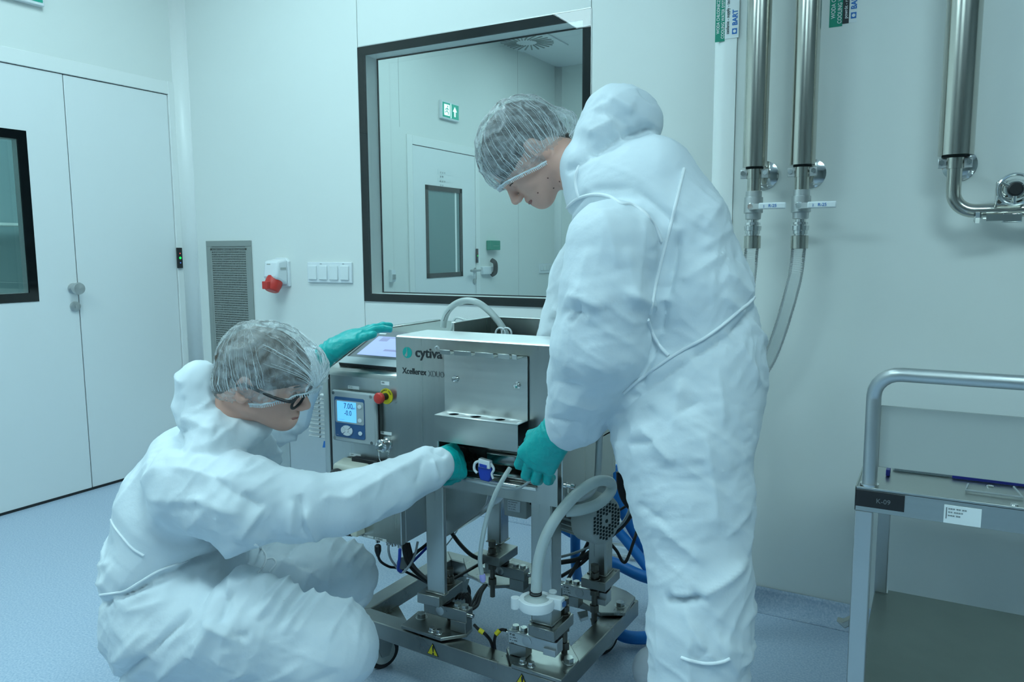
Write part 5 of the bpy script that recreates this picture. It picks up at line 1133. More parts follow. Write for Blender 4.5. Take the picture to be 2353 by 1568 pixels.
# ---------------------------------------------------------------- head
def head(parent, ear, d, scale, fdir, udir, yaw, roll, hairm, glasses=False, neck_to=None, neck_r=(.052, .058), moles=(), netpts=None, jw=0., bk=0.):
    """ear: pixel of the ear; fdir/udir: face-forward and up in the profile plane (x right, y up)"""
    o = cpt(ear[0], ear[1], d)
    f = np.array([fdir[0], fdir[1], 0.]); f /= np.linalg.norm(f); u = np.array([udir[0], udir[1], 0.]); u /= np.linalg.norm(u)
    c_, s_ = math.cos(math.radians(yaw)), math.sin(math.radians(yaw))
    toward = np.array([0, 0, -1.])
    f2 = f * c_ + toward * s_; side = toward * c_ - f * s_      # side = toward the viewer
    cr_, sr_ = math.cos(math.radians(roll)), math.sin(math.radians(roll)); side, u = side * cr_ - u * sr_, u * cr_ + side * sr_
    A = np.array([f2, u, side])
    o = o - side * .073 * scale                                  # centre between the ears
    P = lambda a, b, c=0.: o + scale * (a * f2 + b * u + c * side)
    s = scale
    Fd = Field(o - .24 * s, o + .24 * s, .0030)
    E = lambda a, b, c, r, k=.01, mode='u', rot=None: Fd.ell(P(a, b, c), np.array(r) * s, A if rot is None else rot, k * s, mode)
    Kn = lambda a, b, r0, r1, k=.01, mode='u': Fd.cone(P(*a), P(*b), r0 * s, r1 * s, k * s, 1., mode)
    E(-.010 + bk, .040, 0, (.094 - bk, .083 - bk * .5, .074), .01)
    E(.032, .040, 0, (.060, .066, .062), .02)
    E(.040, -.018 + jw * .5, 0, (.050, .062 - jw * .5, .056), .03)
    Kn((.074, -.070 + jw, .006), (.010, -.048 + jw * .6, .046), .018, .018, .03); Kn((.074, -.070 + jw, -.006), (.010, -.048 + jw * .6, -.046), .018, .018, .03)
    Kn((.062, -.060 + jw, 0), (.02, -.045 + jw * .6, 0), .030, .034, .03)
    E(.078, -.076 + jw, 0, (.019, .016, .020), .012)
    E(.058, -.012, .030, (.028, .022, .022), .02); E(.058, -.012, -.030, (.028, .022, .022), .02)
    Kn((.084, .030, .026), (.088, .031, -.026), .011, .011, .012)        # brow
    E(.094, .010, .031, (.014, .010, .015), .008, 's'); E(.094, .010, -.031, (.014, .010, .015), .008, 's')
    E(.079, .010, .031, (.0125, .0115, .0135), .003); E(.079, .010, -.031, (.0125, .0115, .0135), .003)
    Kn((.090, .018, 0), (.113, -.012, 0), .0085, .0105, .008)            # nose
    E(.104, -.018, .010, (.011, .008, .007), .005); E(.104, -.018, -.010, (.011, .008, .007), .005)
    Kn((.090, -.038, .016), (.0955, -.0385, 0), .006, .0078, .006); Kn((.090, -.038, -.016), (.0955, -.0385, 0), .006, .0078, .006)
    Kn((.088, -.051, .015), (.093, -.0515, 0), .006, .0082, .006); Kn((.088, -.051, -.015), (.093, -.0515, 0), .006, .0082, .006)
    Kn((.096, -.0448, .022), (.1005, -.0450, 0), .0022, .0026, .003, 's'); Kn((.096, -.0448, -.022), (.1005, -.0450, 0), .0022, .0026, .003, 's')
    for sg in (1, -1):                                                     # ears
        E(-.004, .002, sg * .074, (.019, .031, .010), .006)
        E(.000, .004, sg * .083, (.011, .019, .008), .004, 's')
        E(.006, -.002, sg * .083, (.007, .009, .010), .004, 's')
    if neck_to is not None:
        Fd.cone(P(-.020, -.030, 0), neck_to[0], neck_r[0] * s, neck_r[1] * s, .025 * s)
    return Fd, P, A, s, o
def finish_head(Fd, parent, name='body'):
    V, Fq = Fd.mesh(); V = relax(V, Fq, 1, .4); return emit(name, V, Fq, 'skin', parent)
def head_details(P, A, s, parent, body, glasses=False, moles=(), fr_cut=None):
    for sg in (1, -1):
        c_ = P(.0865, .0085, sg * .031)
        mb = MB(); W = to_room(np.array([c_]))[0]; fdir = (to_room(np.array([P(.2, .0, sg * .05)]))[0] - W)
        mb.lathe(W - fdir / np.linalg.norm(fdir) * .004, fdir, [(0, .0075), (.004, .0070), (.006, .0045), (.0066, .001)], 16).build('eye', 'eye', parent)
        q = [P(.091, .0145 , sg * (.020)), P(.0925, .0155, sg * .031), P(.086, .0125, sg * .043)]
        MB().ring(list(to_room(np.array(smooth_path(q, 4)))), .0013, 6).build('eyelid', 'hair', parent)
        q = [P(.0985, .030, sg * .012), P(.0975, .036, sg * .028), P(.088, .034, sg * .046)]
        MB().ring(list(to_room(np.array(smooth_path(q, 4)))), [.002] * 8 + [.0012], 6).build('eyebrow', 'hair', parent)
    q = [P(.0955, -.0452, .018), P(.1005, -.0435, .007), P(.1022, -.0442, 0), P(.1005, -.0435, -.007), P(.0955, -.0452, -.018)]
    MB().ring(list(to_room(np.array(smooth_path(q, 4)))), [.0012] + [.003] * 15 + [.0012], 8).build('lip', 'lip', parent)
    q = [P(.094, -.0475, .016), P(.0995, -.0495, .006), P(.1005, -.0495, 0), P(.0995, -.0495, -.006), P(.094, -.0475, -.016)]
    MB().ring(list(to_room(np.array(smooth_path(q, 4)))), [.0012] + [.0033] * 15 + [.0012], 8).build('lip', 'lip', parent)
    if glasses:
        for sg in (1, -1):
            q = [P(.104 + .003 * math.sin(a) - .006 * (math.cos(a) * .5 + .5), .004 + .018 * math.sin(a), sg * (.032 + .024 * math.cos(a))) for a in [2 * math.pi * i / 24 for i in range(24)]]
            rm = MB().ring(list(to_room(np.array(q))), .0030, 8, close=True).build('glasses_rim', 'blackp', parent)
            MB().add(to_room(np.array(q)), [tuple(range(24))]).build('glasses_lens', 'glass', rm, smooth=0)
            q = [P(.098, .012, sg * .057), P(.094, .012, sg * .073), P(.06, .012, sg * .080), P(.0, .016, sg * .081), P(-.02, .006, sg * .078)]
            MB().ring(list(to_room(np.array(smooth_path(q, 5)))), .0034, 8).build('glasses_temple', 'blackp', parent)
        q = [P(.105, .010, .010), P(.109, .014, 0), P(.105, .010, -.010)]
        MB().ring(list(to_room(np.array(smooth_path(q, 4)))), .0022, 8).build('glasses_bridge', 'blackp', parent)
def hair_and_cap(P, A, s, o, parent, hairm, cap_c, cap_r, plane_n, plane_p, crease, capname='bouffant_cap', extra=None, crease_org=None, hairline=.06, nr=26, knot=None, hlow=.030, bk=0.):
    """hair shell and gauze cap cut along the elastic line"""
    Hf = Field(o - .16 * s, o + .18 * s, .004)
    Hf.ell(P(-.012 + bk, .046 - bk * .4, 0), np.array((.098 - bk, .087 - bk * .5, .078)) * s, A, .01)
    Hf.ell(P(.028, .050, 0), np.array((.072, .060, .068)) * s, A, .02)
    Hf.cone(P(-.075 + bk, .03, 0), P(-.062, -.035, 0), .034 * s, .028 * s, .03, .7)
    # trim: above the ears and behind the forehead hairline
    X, Y, Z = np.meshgrid(*[a.astype(np.float32) for a in Hf.ax], indexing='ij', sparse=True)
    q = [A[i][0] * (X - o[0]) + A[i][1] * (Y - o[1]) + A[i][2] * (Z - o[2]) for i in range(3)]; q = [a / s for a in q]
    cut = np.maximum(q[0] - hairline, -q[1] + hlow - np.clip(-q[0] - .01, 0, .07) * 1.4) * s
    Hf.D = np.maximum(Hf.D, cut)
    V, Fq = Hf.mesh(); V = relax(V, Fq, 2, .5); N_ = normals(V, Fq)
    V = V + N_ * (.0022 * vnoise(V[:, 0] * 90, V[:, 1] * 90, V[:, 2] * 60))[:, None]
    emit('hair', V, Fq, hairm, parent)
    # cap
    Cf = Field(o - .19 * s, o + .21 * s, .0035)
    Cf.ell(P(*cap_c), np.array(cap_r) * s, A, .01)
    if extra:
        for (a, b, c, r, k) in extra: Cf.ell(P(a, b, c), np.array(r) * s, A, k)
    V, Fq = Cf.mesh(); V = relax(V, Fq, 2, .5); N_ = normals(V, Fq)
    L = (V - o) @ A.T / s
    hgt = L[:, 1] - (plane_p[1] + plane_n[1] * np.maximum(L[:, 0] - plane_p[0], 0) + plane_n[0] * np.minimum(L[:, 0] - plane_p[0], 0)); pn = np.array([-(plane_n[0] + plane_n[1]) / 2, 1, 0]); pn /= np.linalg.norm(pn)
    co = np.array(crease_org)
    dl = L - co; axis = pn
    ang = np.arctan2(dl @ np.cross(axis, [0, 0, 1.]), dl[:, 2])
    wob = ang + .12 * vnoise(L[:, 0] * 22, L[:, 1] * 22, L[:, 2] * 22)
    fade = np.clip((.115 - hgt) / .10, .25, 1)
    pleat = (1 - np.abs(np.sin(wob * nr / 2))) ** 3
    V = V + N_ * (s * (.0045 * pleat * fade * crease + .004 * vnoise(L[:, 0] * 30, L[:, 1] * 30, L[:, 2] * 30) + .0025 * (1 - 2 * np.abs(vnoise(L[:, 0] * 60, L[:, 1] * 60, L[:, 2] * 60)))))[:, None]
    keep = hgt[Fq].min(1) > 0
    Fk = Fq[keep]; used, inv = np.unique(Fk, return_inverse=True); Fk = inv.reshape(Fk.shape)
    Vk = V[used]
    # pull the lowest ring in towards the head: elastic edge
    hk = hgt[used]; t = np.clip((.018 - hk) / .018, 0, 1)[:, None]
    Vk = Vk - N_[used] * (t ** 2 * .004 * s)
    # weak waviness of the cut edge stays under the elastic
    cap = emit(capname, Vk, Fk, 'net', parent)
    # heavier gathered fibres: thin ribs running over the cap
    bv = BVHTree.FromPolygons([tuple(q) for q in Vk], [tuple(q) for q in Fk])
    rib = MB(); e1 = np.cross(pn, [0, 0, 1.]); e1 /= np.linalg.norm(e1); e2 = np.cross(pn, e1)
    band = []
    bnd = np.where(hk < .006)[0]
    Lb = L[used][bnd]; an = np.arctan2(Lb[:, 2], Lb[:, 0] - .0); nb = 90
    for i in range(nb):
        c_a = -math.pi + 2 * math.pi * (i + .5) / nb; mk = np.abs((an - c_a + math.pi) % (2 * math.pi) - math.pi) < math.pi / nb * 1.6
        if mk.any(): band.append(Vk[bnd[mk]].mean(0) + N_[used][bnd[mk]].mean(0) * .0025)
    for i in range(nr * 4):
        a = 2 * math.pi * (i + random.uniform(-.4, .4)) / (nr * 4); pts_ = []
        if knot is not None and math.cos(math.atan2(0, 1)) and abs((e1 * math.cos(a) + e2 * math.sin(a)) @ np.array([1., 0, 0])) > .45 and (e1 * math.cos(a) + e2 * math.sin(a))[0] > 0: continue
        top = random.uniform(.5, 1.45); sway = random.uniform(-.10, .10)
        for j in range(12):
            e = top * j / 11; aa = a + sway * math.sin(e * 2) + random.uniform(-.012, .012)
            dr = (e1 * math.cos(aa) + e2 * math.sin(aa)) * math.cos(e) + pn * math.sin(e)
            h_ = bv.ray_cast(Vector(o + s * ((co + dr * .3 + pn * .006) @ A)), Vector(-(dr @ A)))
            if h_[0] is not None: pts_.append(np.array(h_[0]) + (dr @ A) * .0003)
        if len(pts_) > 4:
            k_ = len(pts_); rib.ring(list(to_room(np.array(pts_))), [max(.0002, (.0005 if i % 4 else .0010) * s * (1 - .8 * q / k_)) for q in range(k_)], 5)
    if knot is not None:
        kd = np.array(knot) - co; kd /= np.linalg.norm(kd)
        for i in range(44):
            td = np.array([-.35 + .8 * random.random(), .6 + .6 * random.random(), random.uniform(-.9, 1.0)]); td /= np.linalg.norm(td); pts_ = []
            tm = random.uniform(.35, 1.)
            for j in range(12):
                q = kd * (1 - tm * j / 11) + td * (tm * j / 11); q /= np.linalg.norm(q)
                h_ = bv.ray_cast(Vector(o + s * ((co + q * .3) @ A)), Vector(-(q @ A)))
                if h_[0] is not None: pts_.append(np.array(h_[0]) + (q @ A) * .0004)
            if len(pts_) > 4: rib.ring(list(to_room(np.array(pts_))), [(.0018 if i % 5 == 0 else .0008) * s * (1 - .75 * q / len(pts_)) for q in range(len(pts_))], 5)
    rib.build('gathered_pleats', 'pleat', cap, smooth=80, kind='stuff')
    if len(band) > 10:
        W = list(to_room(np.array(band)))
        MB().ring(W, .0022 * s, 6, close=True).build('elastic_band', 'band', cap, smooth=80)
        gth = MB()
        pnW = to_room(np.array([pn @ A]))[0] - to_room(np.array([[0, 0, 0.]]))[0]
        dW = smooth_path(W, 2)
        for q in dW: gth.ring([q + pnW * .002, q - pnW * .0075 * s], [.0015 * s, .0009 * s], 5)
        gth.build('elastic_gathers', 'band', cap, smooth=80, kind='stuff')
    return cap

# ---------------------------------------------------------------- gloves
def glove(parent, wrist, elbow_dir, palm_dir, palm_n, fingers, thumb, size=1., cuff=.05, h=.0026, side=1, rw=.029):
    """wrist: point; palm_dir: wrist to knuckles; palm_n: back-of-hand normal; fingers: list of (bend1, bend2, bend3, spread)"""
    w_ = np.array(wrist, float); pdn = np.array(palm_dir, float); pdn /= np.linalg.norm(pdn); n_ = np.array(palm_n, float); n_ -= pdn * n_.dot(pdn); n_ /= np.linalg.norm(n_)
    s_ = np.cross(pdn, n_) * side          # toward the thumb side
    S_ = size; e = np.array(elbow_dir, float); e /= np.linalg.norm(e)
    Fd = Field(w_ - .23, w_ + .23, h)
    Fd.cone(w_ + e * cuff, w_, rw * 1.12, rw * .95, .01)
    kn = [w_ + pdn * .088 * S_ * k0 + s_ * off * S_ for k0, off in ((.98, .031), (1.03, .010), (.98, -.011), (.88, -.031))]
    for i, kpt in enumerate(kn):
        Fd.cone(w_ + s_ * (.016 - .011 * i) * S_, kpt, .019 * S_, .0145 * S_, .014)
    Fd.cone(w_ + pdn * .02 * S_, w_ + pdn * .06 * S_, .024 * S_, .022 * S_, .02)
    L = [(.042, .026, .021), (.046, .029, .022), (.043, .027, .021), (.034, .021, .018)]
    for i, (b1, b2, b3, spr) in enumerate(fingers):
        p = kn[i]; ang = 0; r = (.0105, .0107, .0103, .0092)[i] * S_
        base = pdn * math.cos(spr) + s_ * math.sin(spr)
        for j, b in enumerate((b1, b2, b3)):
            ang += b; dr = base * math.cos(ang) - n_ * math.sin(ang); q = p + dr * L[i][j] * S_
            Fd.cone(p, q, r * (1.08, 1.0, .94)[j], r * (1.0, .94, .82)[j], .0035)
            p = q
    tb, tdir1, tdir2 = thumb          # base offset along palm, directions in (palm, side, normal)
    V3 = lambda q: (pdn * q[0] + s_ * q[1] + n_ * q[2]) / np.linalg.norm(q)
    p = w_ + pdn * .022 * S_ + s_ * .014 * S_
    q = p + V3(tdir1) * .044 * S_; Fd.cone(p, q, .0175 * S_, .0135 * S_, .012)
    q2 = q + V3(tdir2) * .032 * S_; Fd.cone(q, q2, .0128 * S_, .0115 * S_, .004)
    q3 = q2 + V3(tdir2) * .022 * S_ - n_ * .004; Fd.cone(q2, q3, .0115 * S_, .0098 * S_, .003)
    V, Fq = Fd.mesh(); V = relax(V, Fq, 1, .4); N_ = normals(V, Fq)
    lw = (V - w_) @ e; wr = np.exp(-((lw - .01) / .03) ** 2)
    V = V + N_ * (.0012 * wr * np.sin(lw * 420 + 3 * vnoise(V[:, 0] * 30, V[:, 1] * 30, V[:, 2] * 30)) + .0009 * (1 - 2 * np.abs(vnoise(V[:, 0] * 70, V[:, 1] * 70, V[:, 2] * 70))))[:, None]
    return emit('glove', V, Fq, 'glove', parent)

# ================================================================ standing person, bending over the machine
pa = thing('person', 'standing person bent over the machine, white coverall, gauze cap, teal gloves', 'person', None)
dA = 1.62
def q_(u, v, d=dA): return cpt(u, v, d)
def rr(px, d=dA): return px / F * d
Ff = Field(cpt(1200, 1568, 1.62) * [1, 1, 0] + [-.02, -.62, 1.15], cpt(1800, 170, 1.62) * [1, 1, 0] + [.04, .03, 2.30], .0052)
K = lambda a, b, ra, rb, k=.03, sz=1.: Ff.cone(q_(*a), q_(*b), rr(ra, a[2] if len(a) > 2 else dA), rr(rb, b[2] if len(b) > 2 else dA), k, sz)
K((1400, 455, 1.66), (1468, 462, 1.66), 98, 132, .03, .62)
K((1468, 462, 1.66), (1510, 548, 1.66), 132, 148, .03, .62)
K((1510, 548, 1.66), (1548, 680, 1.66), 148, 160, .03, .64)
K((1548, 680, 1.66), (1572, 800, 1.66), 160, 156, .03, .68)
K((1572, 800, 1.66), (1572, 900, 1.66), 156, 165, .03, .70)
K((1568, 890, 1.60), (1566, 1000, 1.56), 160, 152, .04, .85)          # near hip
K((1566, 1000, 1.56), (1584, 1130, 1.53), 152, 138, .03, .95)
K((1584, 1130, 1.53), (1604, 1290, 1.50), 138, 112, .02)
K((1610, 1330, 1.50), (1606, 1450, 1.50), 117, 113, .015)
K((1606, 1450, 1.50), (1600, 1600, 1.50), 113, 106, .02)
K((1600, 1600, 1.50), (1592, 1800, 1.50), 106, 80, .02)
K((1575, 930, 1.78), (1590, 1120, 1.86), 150, 125, .05)               # far leg
K((1590, 1120, 1.86), (1604, 1300, 1.94), 118, 84, .03)
K((1604, 1300, 1.94), (1560, 1490, 2.04), 84, 58, .03)
# near sleeve
K((1405, 565, 1.47), (1392, 680, 1.47), 106, 98, .018, .9)
K((1392, 680, 1.47), (1374, 790, 1.50), 98, 104, .02, .9)
K((1374, 790, 1.50), (1350, 870, 1.56), 104, 88, .02)
K((1350, 870, 1.56), (1328, 945, 1.62), 88, 72, .02)
K((1326, 960, 1.63), (1306, 985, 1.64), 62, 48, .02)
# far sleeve
K((1410, 520, 1.86), (1330, 640, 1.96), 80, 62, .03)
K((1330, 640, 1.96), (1300, 730, 2.02), 62, 52, .02)
K((1300, 730, 2.02), (1277, 775, 2.02), 50, 40, .015)
# hood lying on the back of the neck and the collar
Ff.ell(q_(1432, 272, 1.66), (rr(92), rr(72), .085), np.array([[.93, -.37, 0], [.37, .93, 0], [0, 0, 1]]), .02)
Ff.ell(q_(1378, 325, 1.66), (rr(62), rr(70), .088), None, .03)
Ff.ell(q_(1330, 400, 1.66), (rr(42), rr(66), .080), np.array([[.95, .3, 0], [-.3, .95, 0], [0, 0, 1]]), .03)
V, Fq = Ff.mesh(); V = relax(V, Fq, 2, .5); N_ = normals(V, Fq)
segA = [
 (1500, 300, 1420, 326, 9, -.016), (1420, 326, 1350, 368, 9, -.016), (1350, 368, 1300, 402, 8, -.012),   # groove under the hood
 (1395, 235, 1450, 270, 14, .008), (1360, 262, 1440, 300, 10, -.006), (1345, 320, 1410, 290, 9, .007), (1460, 215, 1500, 250, 8, -.005), (1380, 240, 1390, 300, 8, .006),
 (1300, 500, 1345, 456, 7, -.006), (1345, 456, 1430, 466, 7, -.006), (1430, 466, 1518, 556, 8, -.008),
 (1520, 560, 1492, 700, 9, -.014), (1492, 700, 1488, 770, 8, -.010), (1488, 770, 1440, 890, 8, -.010), (1440, 890, 1405, 950, 8, -.008),
 (1290, 690, 1360, 720, 13, .009), (1283, 720, 1330, 735, 9, -.009), (1296, 752, 1320, 700, 8, -.008), (1395, 690, 1480, 720, 12, .008), (1330, 600, 1310, 700, 16, .006),
 (1400, 600, 1420, 720, 18, .006), (1360, 520, 1380, 640, 16, .006), (1440, 520, 1460, 640, 16, .006), (1300, 820, 1380, 850, 14, .005), (1270, 905, 1360, 930, 12, .005), (1262, 870, 1330, 880, 9, -.005),
 (1262, 945, 1300, 1005, 9, .005), (1255, 955, 1330, 965, 6, -.006),
 (1745, 664, 1700, 712, 9, -.013), (1700, 712, 1620, 776, 9, -.013), (1620, 776, 1540, 822, 9, -.012), (1540, 822, 1425, 906, 9, -.012),
 (1600, 640, 1690, 690, 14, .006), (1560, 600, 1640, 540, 14, .006), (1520, 660, 1620, 600, 12, .006), (1640, 600, 1700, 640, 10, -.005), (1560, 560, 1620, 480, 20, .006), (1600, 690, 1660, 730, 10, .006),
 (1680, 740, 1740, 800, 10, .007), (1640, 780, 1700, 880, 12, .006), (1590, 830, 1600, 960, 10, .006), (1700, 760, 1735, 900, 12, .006), (1520, 860, 1500, 960, 14, .007), (1460, 920, 1530, 880, 14, .006),
 (1480, 950, 1560, 900, 10, -.005), (1440, 960, 1500, 1030, 10, .008), (1420, 1000, 1470, 985, 8, -.007), (1760, 860, 1735, 1150, 10, .006), (1560, 960, 1590, 1160, 9, .005),
 (1440, 1120, 1500, 1160, 10, -.006), (1470, 1150, 1560, 1230, 14, .007), (1600, 1180, 1670, 1130, 12, .005), (1490, 1312, 1560, 1292, 7, -.018), (1500, 1300, 1540, 1290, 10, .010), (1540, 1296, 1660, 1230, 12, .010), (1660, 1230, 1690, 1130, 10, .006),
 (1520, 1320, 1560, 1400, 9, .008), (1530, 1340, 1535, 1560, 10, .007), (1560, 1400, 1600, 1430, 10, .006), (1640, 1360, 1710, 1330, 12, .006), (1630, 1440, 1700, 1420, 10, .007), (1660, 1500, 1700, 1440, 12, .007), (1575, 1360, 1640, 1470, 8, .005), (1570, 1510, 1640, 1525, 8, .006), (1640, 1525, 1690, 1512, 8, .006), (1695, 1200, 1705, 1420, 8, .006), (1670, 1350, 1680, 1560, 9, -.005)]
V = folds(V, N_, segA, dA, .0055, 1)
cova = emit('coverall', V, Fq, 'cloth', pa)
for pts_ in ([(1330, 382), (1322, 410), (1326, 440), (1331, 456)], [(1291, 498), (1308, 472), (1331, 455), (1366, 447), (1400, 452), (1428, 468), (1452, 470), (1480, 488), (1504, 518), (1520, 556)],
             [(1572, 388), (1562, 430), (1548, 490), (1530, 560), (1510, 640), (1494, 722)], [(1489, 735), (1500, 768), (1518, 798), (1536, 818)], [(1745, 663), (1728, 690), (1700, 714), (1660, 748), (1618, 778), (1580, 798), (1540, 822), (1500, 850), (1460, 880), (1432, 905)],
             [(1566, 1512), (1590, 1520), (1625, 1526), (1660, 1522), (1678, 1514)]):
    seam('piping', cova, pts_, .0034, pa, 'piping')
# head
yy = 1.70
Fd, P, A, s_, o_ = head(pa, (1232, 346), yy, .97, (-.48, -.88), (-.88, .48), -2, 4, 'hair', neck_to=(cpt(1345, 395, 1.72),), neck_r=(.050, .062), jw=.007)
bodyA = finish_head(Fd, pa)
head_details(P, A, s_, pa, bodyA)
for (u, v) in ((1236, 443), (1272, 432), (1286, 417), (1259, 409)):
    q = on_surface(bodyA, [(u, v)], .0)
    if q: MB().lathe(q[0], R @ np.array([0, 0, -1.]), [(-.001, .0019), (.0002, .0018), (.0006, .001)], 10).build('mole', 'mole', pa)
hair_and_cap(P, A, s_, o_, pa, 'hair', (-.008, .038, 0), (.116, .108, .094), (.15, .72), (0, -.042), 1., extra=[(-.098, -.022, 0, (.036, .036, .045), .02)], crease_org=(.0, -.015, 0), nr=30, hairline=.088, hlow=.022)
# gloves of the standing person
glove(pa, cpt(1282, 992, 1.66), cpt(1330, 945, 1.63) - cpt(1282, 992, 1.66), cpt(1226, 1068, 1.70) - cpt(1282, 992, 1.66), np.array([-.10, .22, -1.]),
      [(.35, .75, .5, -.14), (.28, .80, .55, -.20), (.28, .80, .55, -.26), (.30, .8, .5, -.32)], (0, (.8, .65, -.45), (.8, .0, -.6)), 1.07, .05, side=-1, rw=.036)
glove(pa, cpt(1270, 800, 2.03), cpt(1290, 750, 2.02) - cpt(1270, 800, 2.03), cpt(1255, 860, 2.02) - cpt(1270, 800, 2.03), np.array([-1, .2, -.2]),
      [(.3, .4, .3, .1), (.3, .4, .3, 0), (.3, .4, .3, -.05), (.3, .4, .3, -.12)], (0, (.7, .7, -.3), (.9, .2, -.3)), .95, .04, side=-1)
# shoe covers
Sf = Field(cpt(1560, 1568, 2.05) - [.25, .22, .25], cpt(1560, 1568, 2.05) + [.2, .15, .2], .005)
Sf.ell(cpt(1512, 1538, 2.06), (.060, .056, .055), None, .03); Sf.cone(cpt(1515, 1578, 2.05), cpt(1600, 1588, 2.03), .045, .045, .03); Sf.cone(cpt(1508, 1540, 2.06), cpt(1600, 1545, 2.04), .052, .05, .03); Sf.cone(cpt(1590, 1530, 2.04), cpt(1565, 1480, 2.04), .05, .045, .03)
V, Fq = Sf.mesh(); N_ = normals(V, Fq); V = folds(V, N_, [], 2.0, .004, 4); 
sA = emit('shoe_cover', V, Fq, 'boot', pa)
Sf = Field(cpt(1560, 1850, 1.5) - [.25, .22, .12], cpt(1560, 1850, 1.5) + [.2, .2, .12], .007)
Sf.cone(cpt(1470, 1935, 1.53), cpt(1590, 1930, 1.50), .045, .055, .03); Sf.cone(cpt(1590, 1920, 1.50), cpt(1592, 1800, 1.50), .055, .06, .03)
V, Fq = Sf.mesh(); N_ = normals(V, Fq); V = folds(V, N_, [], 1.6, .004, 4); emit('shoe_cover', V, Fq, 'boot', pa)
q = on_surface(cova, [(1676, 1512), (1688, 1515), (1682, 1540), (1680, 1556)], .003)

# ================================================================ crouching person at the left
pb = thing('person', 'crouching person with black glasses, white coverall, gauze cap, teal gloves', 'person', None)
dB = 1.75
def q_(u, v, d=dB): return cpt(u, v, d)
Ff = Field(cpt(200, 1568, dB) * [1, 1, 0] + [-.03, -.36, 1.25], cpt(1060, 780, dB) * [1, 1, 0] + [.16, .06, 2.42], .0052)
K = lambda a, b, ra, rb, k=.03, sz=1.: Ff.cone(q_(*a), q_(*b), rr(ra, a[2] if len(a) > 2 else dB), rr(rb, b[2] if len(b) > 2 else dB), k, sz)
K((530, 1015, 1.76), (478, 1075, 1.78), 66, 112, .04, .62)
K((478, 1075, 1.78), (442, 1165, 1.80), 112, 134, .03, .62)
K((442, 1165, 1.80), (412, 1285, 1.80), 134, 134, .03, .64)
K((412, 1285, 1.80), (392, 1400, 1.80), 134, 118, .03, .66)
K((392, 1400, 1.80), (400, 1470, 1.80), 118, 112, .03, .66)
K((400, 1440, 1.66), (560, 1440, 1.60), 112, 106, .04, .95)            # near thigh
K((560, 1440, 1.60), (765, 1485, 1.62), 106, 96, .03)
K((765, 1490, 1.62), (640, 1610, 1.60), 94, 78, .03)                    # near shin
K((640, 1610, 1.60), (480, 1700, 1.58), 78, 66, .03)
K((480, 1700, 1.58), (470, 1800, 1.57), 66, 56, .03)
K((420, 1400, 1.92), (600, 1340, 2.00), 110, 98, .04)                   # far thigh
K((600, 1340, 2.00), (782, 1322, 2.06), 92, 76, .03)
K((782, 1330, 2.06), (700, 1470, 2.06), 76, 62, .03)
K((700, 1470, 2.06), (640, 1560, 2.05), 62, 50, .03)
# near sleeve
K((455, 1120, 1.60), (560, 1150, 1.56), 106, 96, .03, .9)
K((560, 1150, 1.56), (690, 1165, 1.58), 96, 76, .02)
K((690, 1165, 1.58), (775, 1160, 1.62), 76, 66, .015)
K((775, 1160, 1.62), (900, 1118, 1.74), 68, 58, .015)
K((900, 1118, 1.74), (985, 1078, 1.82), 58, 48, .015)
K((985, 1078, 1.82), (1002, 1070, 1.84), 50, 42, .01)
# far sleeve, hidden mostly by the head
K((540, 1010, 1.98), (650, 950, 2.10), 72, 58, .03)
K((650, 950, 2.10), (720, 835, 2.10), 54, 38, .02)
